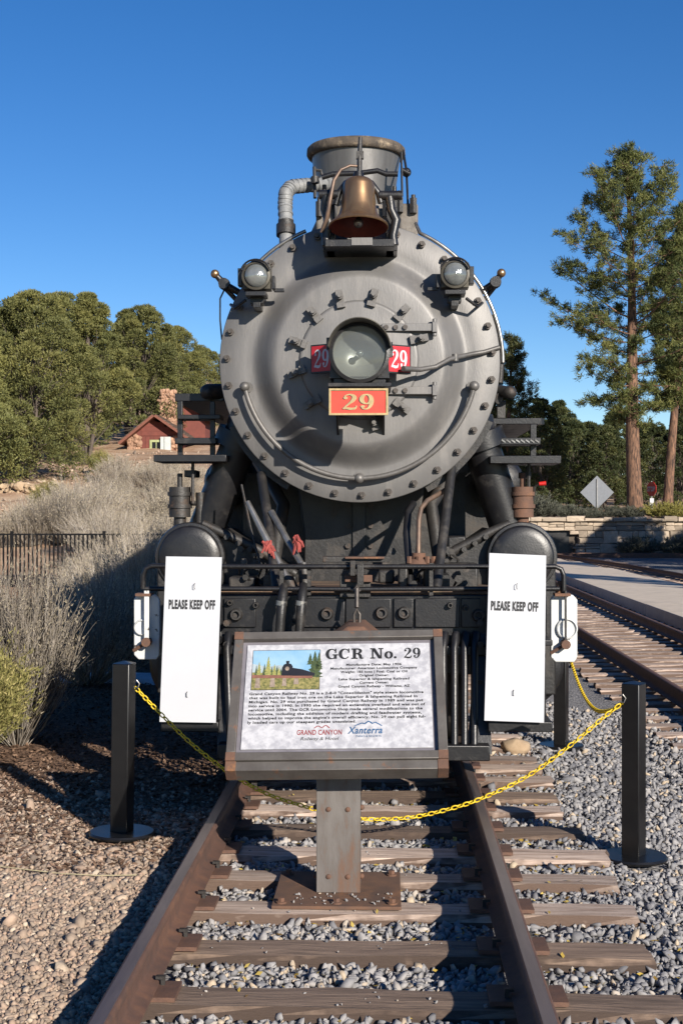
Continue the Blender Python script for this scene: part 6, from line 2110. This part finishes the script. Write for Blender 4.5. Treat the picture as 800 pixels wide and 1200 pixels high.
# --- brush
def make_brush(seed, H, Rw, nstem, tips, name, label, stem_mat='sage_stem', tip_mat='sage_tip', green=None, tipn=5, thick=.006, sway=.25, tip_len=.045, twigs=4, stem_part='stems'):
    rng = np.random.default_rng(seed)
    rr = random.Random(seed)
    Vs, Ts, TN, cnt = [], [], [], 0
    C, D, TL = [], [], []

    def strand(pts, r0, tn):
        nonlocal cnt
        n = len(pts)
        vs = []
        for i, p in enumerate(pts):
            r = r0 * (1 - .75 * i / (n - 1))
            for k in range(3):
                a = 2.094 * k
                vs.append((p[0] + r * math.cos(a), p[1] + r * math.sin(a), p[2]))
        f = []
        for i in range(n - 1):
            for k in range(3):
                a, b = i * 3 + k, i * 3 + (k + 1) % 3
                f += [(a, b, b + 3), (a, b + 3, a + 3)]
        Vs.append(np.array(vs)); Ts.append(np.array(f) + cnt); TN.append(np.full(len(vs), tn)); cnt += len(vs)

    for k in range(nstem):
        az = rr.uniform(0, 2 * math.pi)
        spread = rr.random() ** .6
        h = H * (1 - .45 * spread ** 2) * rr.uniform(.65, 1.05)
        br = rr.uniform(0, .12) * Rw
        p = Vector((br * math.cos(az), br * math.sin(az), -.03))
        end = Vector((Rw * spread * math.cos(az), Rw * spread * math.sin(az), h))
        mid = p.lerp(end, .5) + Vector((math.cos(az) * Rw * sway * spread, math.sin(az) * Rw * sway * spread, -h * .06))
        pts = []
        n = 5
        for i in range(n + 1):
            t = i / n
            q = p * (1 - t) ** 2 + mid * 2 * t * (1 - t) + end * t * t
            if 0 < i: q = q + Vector((rr.gauss(0, .006), rr.gauss(0, .006), rr.gauss(0, .006))) * H
            pts.append(q)
        tn = min(1, max(0, rr.gauss(.5, .25)))
        strand(pts, thick * rr.uniform(.7, 1.4), tn)
        for w in range(twigs):
            t0 = rr.uniform(.35, .95)
            i = int(t0 * n)
            b = pts[i].lerp(pts[min(n, i + 1)], t0 * n - i)
            dr = (pts[-1] - pts[0]).normalized()
            dd = (dr + Vector((rr.gauss(0, .24), rr.gauss(0, .24), rr.gauss(.15, .15)))).normalized()
            L = H * rr.uniform(.14, .36)
            e = b + dd * L
            strand([b, b + dd * L * .5 + Vector((0, 0, .01)), e], thick * .55, tn)
            for z in range(tips):
                C.append(tuple(e - dd * L * rr.uniform(0, .55) + Vector((rr.gauss(0, .016), rr.gauss(0, .016), rr.gauss(0, .016))) * H))
                D.append(tuple((dd + Vector((rr.gauss(0, .5), rr.gauss(0, .5), rr.gauss(.1, .4)))).normalized()))
    root = empty(name, (0, 0, 0), label, 'bush')
    link(stem_part, np_mesh('stems', np.concatenate(Vs), np.concatenate(Ts), stem_mat, np.concatenate(TN)), root)
    if C:
        C = np.array(C); D = np.array(D)
        n = len(C)
        V, T = blades(C, D, rng.uniform(.6, 1.4, n) * tip_len * H, tip_len * H * .16, rng)
        link('tips', np_mesh('tips', V, T, tip_mat, np.repeat(np.clip(rng.normal(.5, .25, n), 0, 1), 3)), root)
    return root


sgA = make_brush(5, 1.42, .62, 250, 4, 'sagebrush', 'tall dry grey brush with bare stems beside the dirt, in front of the iron fence', tip_len=.020, twigs=7, thick=.0065)
sgB = make_brush(6, 1.15, .95, 200, 5, 'sagebrush', 'dry grey brush', tip_len=.026, twigs=6, thick=.008)
sgC = make_brush(7, .95, .9, 180, 8, 'sagebrush', 'dry tan brush', tip_len=.034, twigs=6, thick=.009)
rbA = make_brush(8, .95, .50, 420, 5, 'rabbitbrush', 'yellow-green brush at the edge of the dirt beside the tall dry brush', stem_mat='green_brush', tip_mat='green_brush', tip_len=.040, twigs=7, thick=.0035, sway=.3)


def gplace(o, px, base_y, label, rz=0, s=1.0, d=None, group=None):
    d = d or F_PX * (CAM_H + .18) / (base_y - 600)
    return place(o, px, d, label, rz, s, group=group)


gplace(sgA, 20, 884, None, .5, 1.0, d=10.9)
o = copy_tree(sgA); gplace(o, -30, 850, 'dry grey brush directly behind the yellow-green one', 2.2, .95, d=11.8)
gplace(rbA, -52, 905, None, 0, 1.0, d=10.0)
GB = 'shaded brush between engine and fence'
gplace(sgB, 105, 780, None, 0, .95, d=14.6); sgB['label'] = 'dry grey brush lying in the engine shadow just behind the snow patch'
spots = [(150, 17.5, 1.0, 'B'), (112, 19.0, .95, 'B'), (172, 20.5, 1.1, 'A'), (90, 22.5, .75, 'C'), (130, 23.0, 1.05, 'B'), (185, 25.0, 1.15, 'B'), (108, 26.5, .75, 'B'), (155, 27.0, 1.05, 'B'), (215, 23, 1.2, 'B')]
SRC = {'A': sgA, 'B': sgB, 'C': sgC}
used = {'C': False}
for i, (px, d, s, kd) in enumerate(spots):
    if kd == 'C' and not used['C']: o = sgC; used['C'] = True
    else: o = copy_tree(SRC[kd])
    gplace(o, px, 0, 'dry grey brush in front of the iron fence, in the engine shadow', i * 1.7, s, d=d, group='brush in front of the fence')
GH = 'dry brush on the hillside beyond the fence'
rb_ = random.Random(12)
spots = []
for d, x0, n in ((31.4, 115, 3), (33.6, 100, 4), (35.6, -15, 6), (37.6, 0, 5), (39.8, 70, 5), (42.4, 105, 4), (45.5, 110, 5), (49.0, 135, 4)):
    for k in range(n):
        px = x0 + (235 - x0) * (k + rb_.uniform(.1, .9)) / n
        spots.append((px, d + rb_.uniform(-.6, .6), rb_.uniform(.85, 1.35) * (.72 if d > 44 else .82 if d > 39 else 1)))
for i, (px, d, s) in enumerate(spots):
    o = copy_tree(SRC['C' if i % 3 else 'B'])
    gplace(o, px, 0, 'dry tan brush on the sunny slope between the iron fence and the cabin', i * 1.3, s, d=d, group=GH)
o = copy_tree(rbA); gplace(o, 58, 0, 'bright green bush among the dry brush on the slope', 1.0, 1.1, d=40)
o = copy_tree(rbA); gplace(o, 80, 0, 'low green bush beside the bright green one on the slope', 2.0, .8, d=39)
o = copy_tree(rbA); gplace(o, 118, 0, 'green bush at the foot of the terrace below the cabin', 3.0, .9, d=52)

# brush on top of and in front of the stone wall
gyA = make_brush(18, .95, 1.1, 170, 16, 'wall_brush', 'grey brush', stem_mat='grey_brush', tip_mat='grey_brush', tip_len=.075, twigs=6, thick=.008)
ylA = make_brush(19, .9, 1.35, 210, 18, 'yellow_bush', 'round yellow-flowered bush on top of the stone wall beside the slim pine', stem_mat='green_brush', tip_mat='yellow_brush', tip_len=.08, twigs=6, thick=.007)
place(ylA, 780, 67.2, s=.95)
x = P(780, 600, 67.2).x
W = [(640, 68.0, .85, 'grey brush on top of the stone wall next to the engine'), (668, 67.6, .75, 'grey brush on the stone wall left of the diamond sign'), (690, 67.3, .6, 'grey brush on the stone wall at the foot of the diamond sign'),
     (712, 67.4, .7, 'grey brush on the stone wall between the diamond sign and the big pine'), (738, 67.2, .7, 'grey brush on the stone wall at the foot of the big pine'), (620, 68.0, 1.3, 'grey brush on the stone wall, mostly behind the engine')]
for i, (px, d, s, lb) in enumerate(W):
    o = gyA if i == 0 else copy_tree(gyA)
    place(o, px, d, lb, i * 1.1, s)
o = copy_tree(gyA); place(o, 748, 65.0, 'grey-green bush growing against the foot of the stone wall', .4, .95)
o = copy_tree(gyA); place(o, 798, 64.6, 'grey-green bush against the wall foot below the yellow-flowered one', 1.4, 1.0)
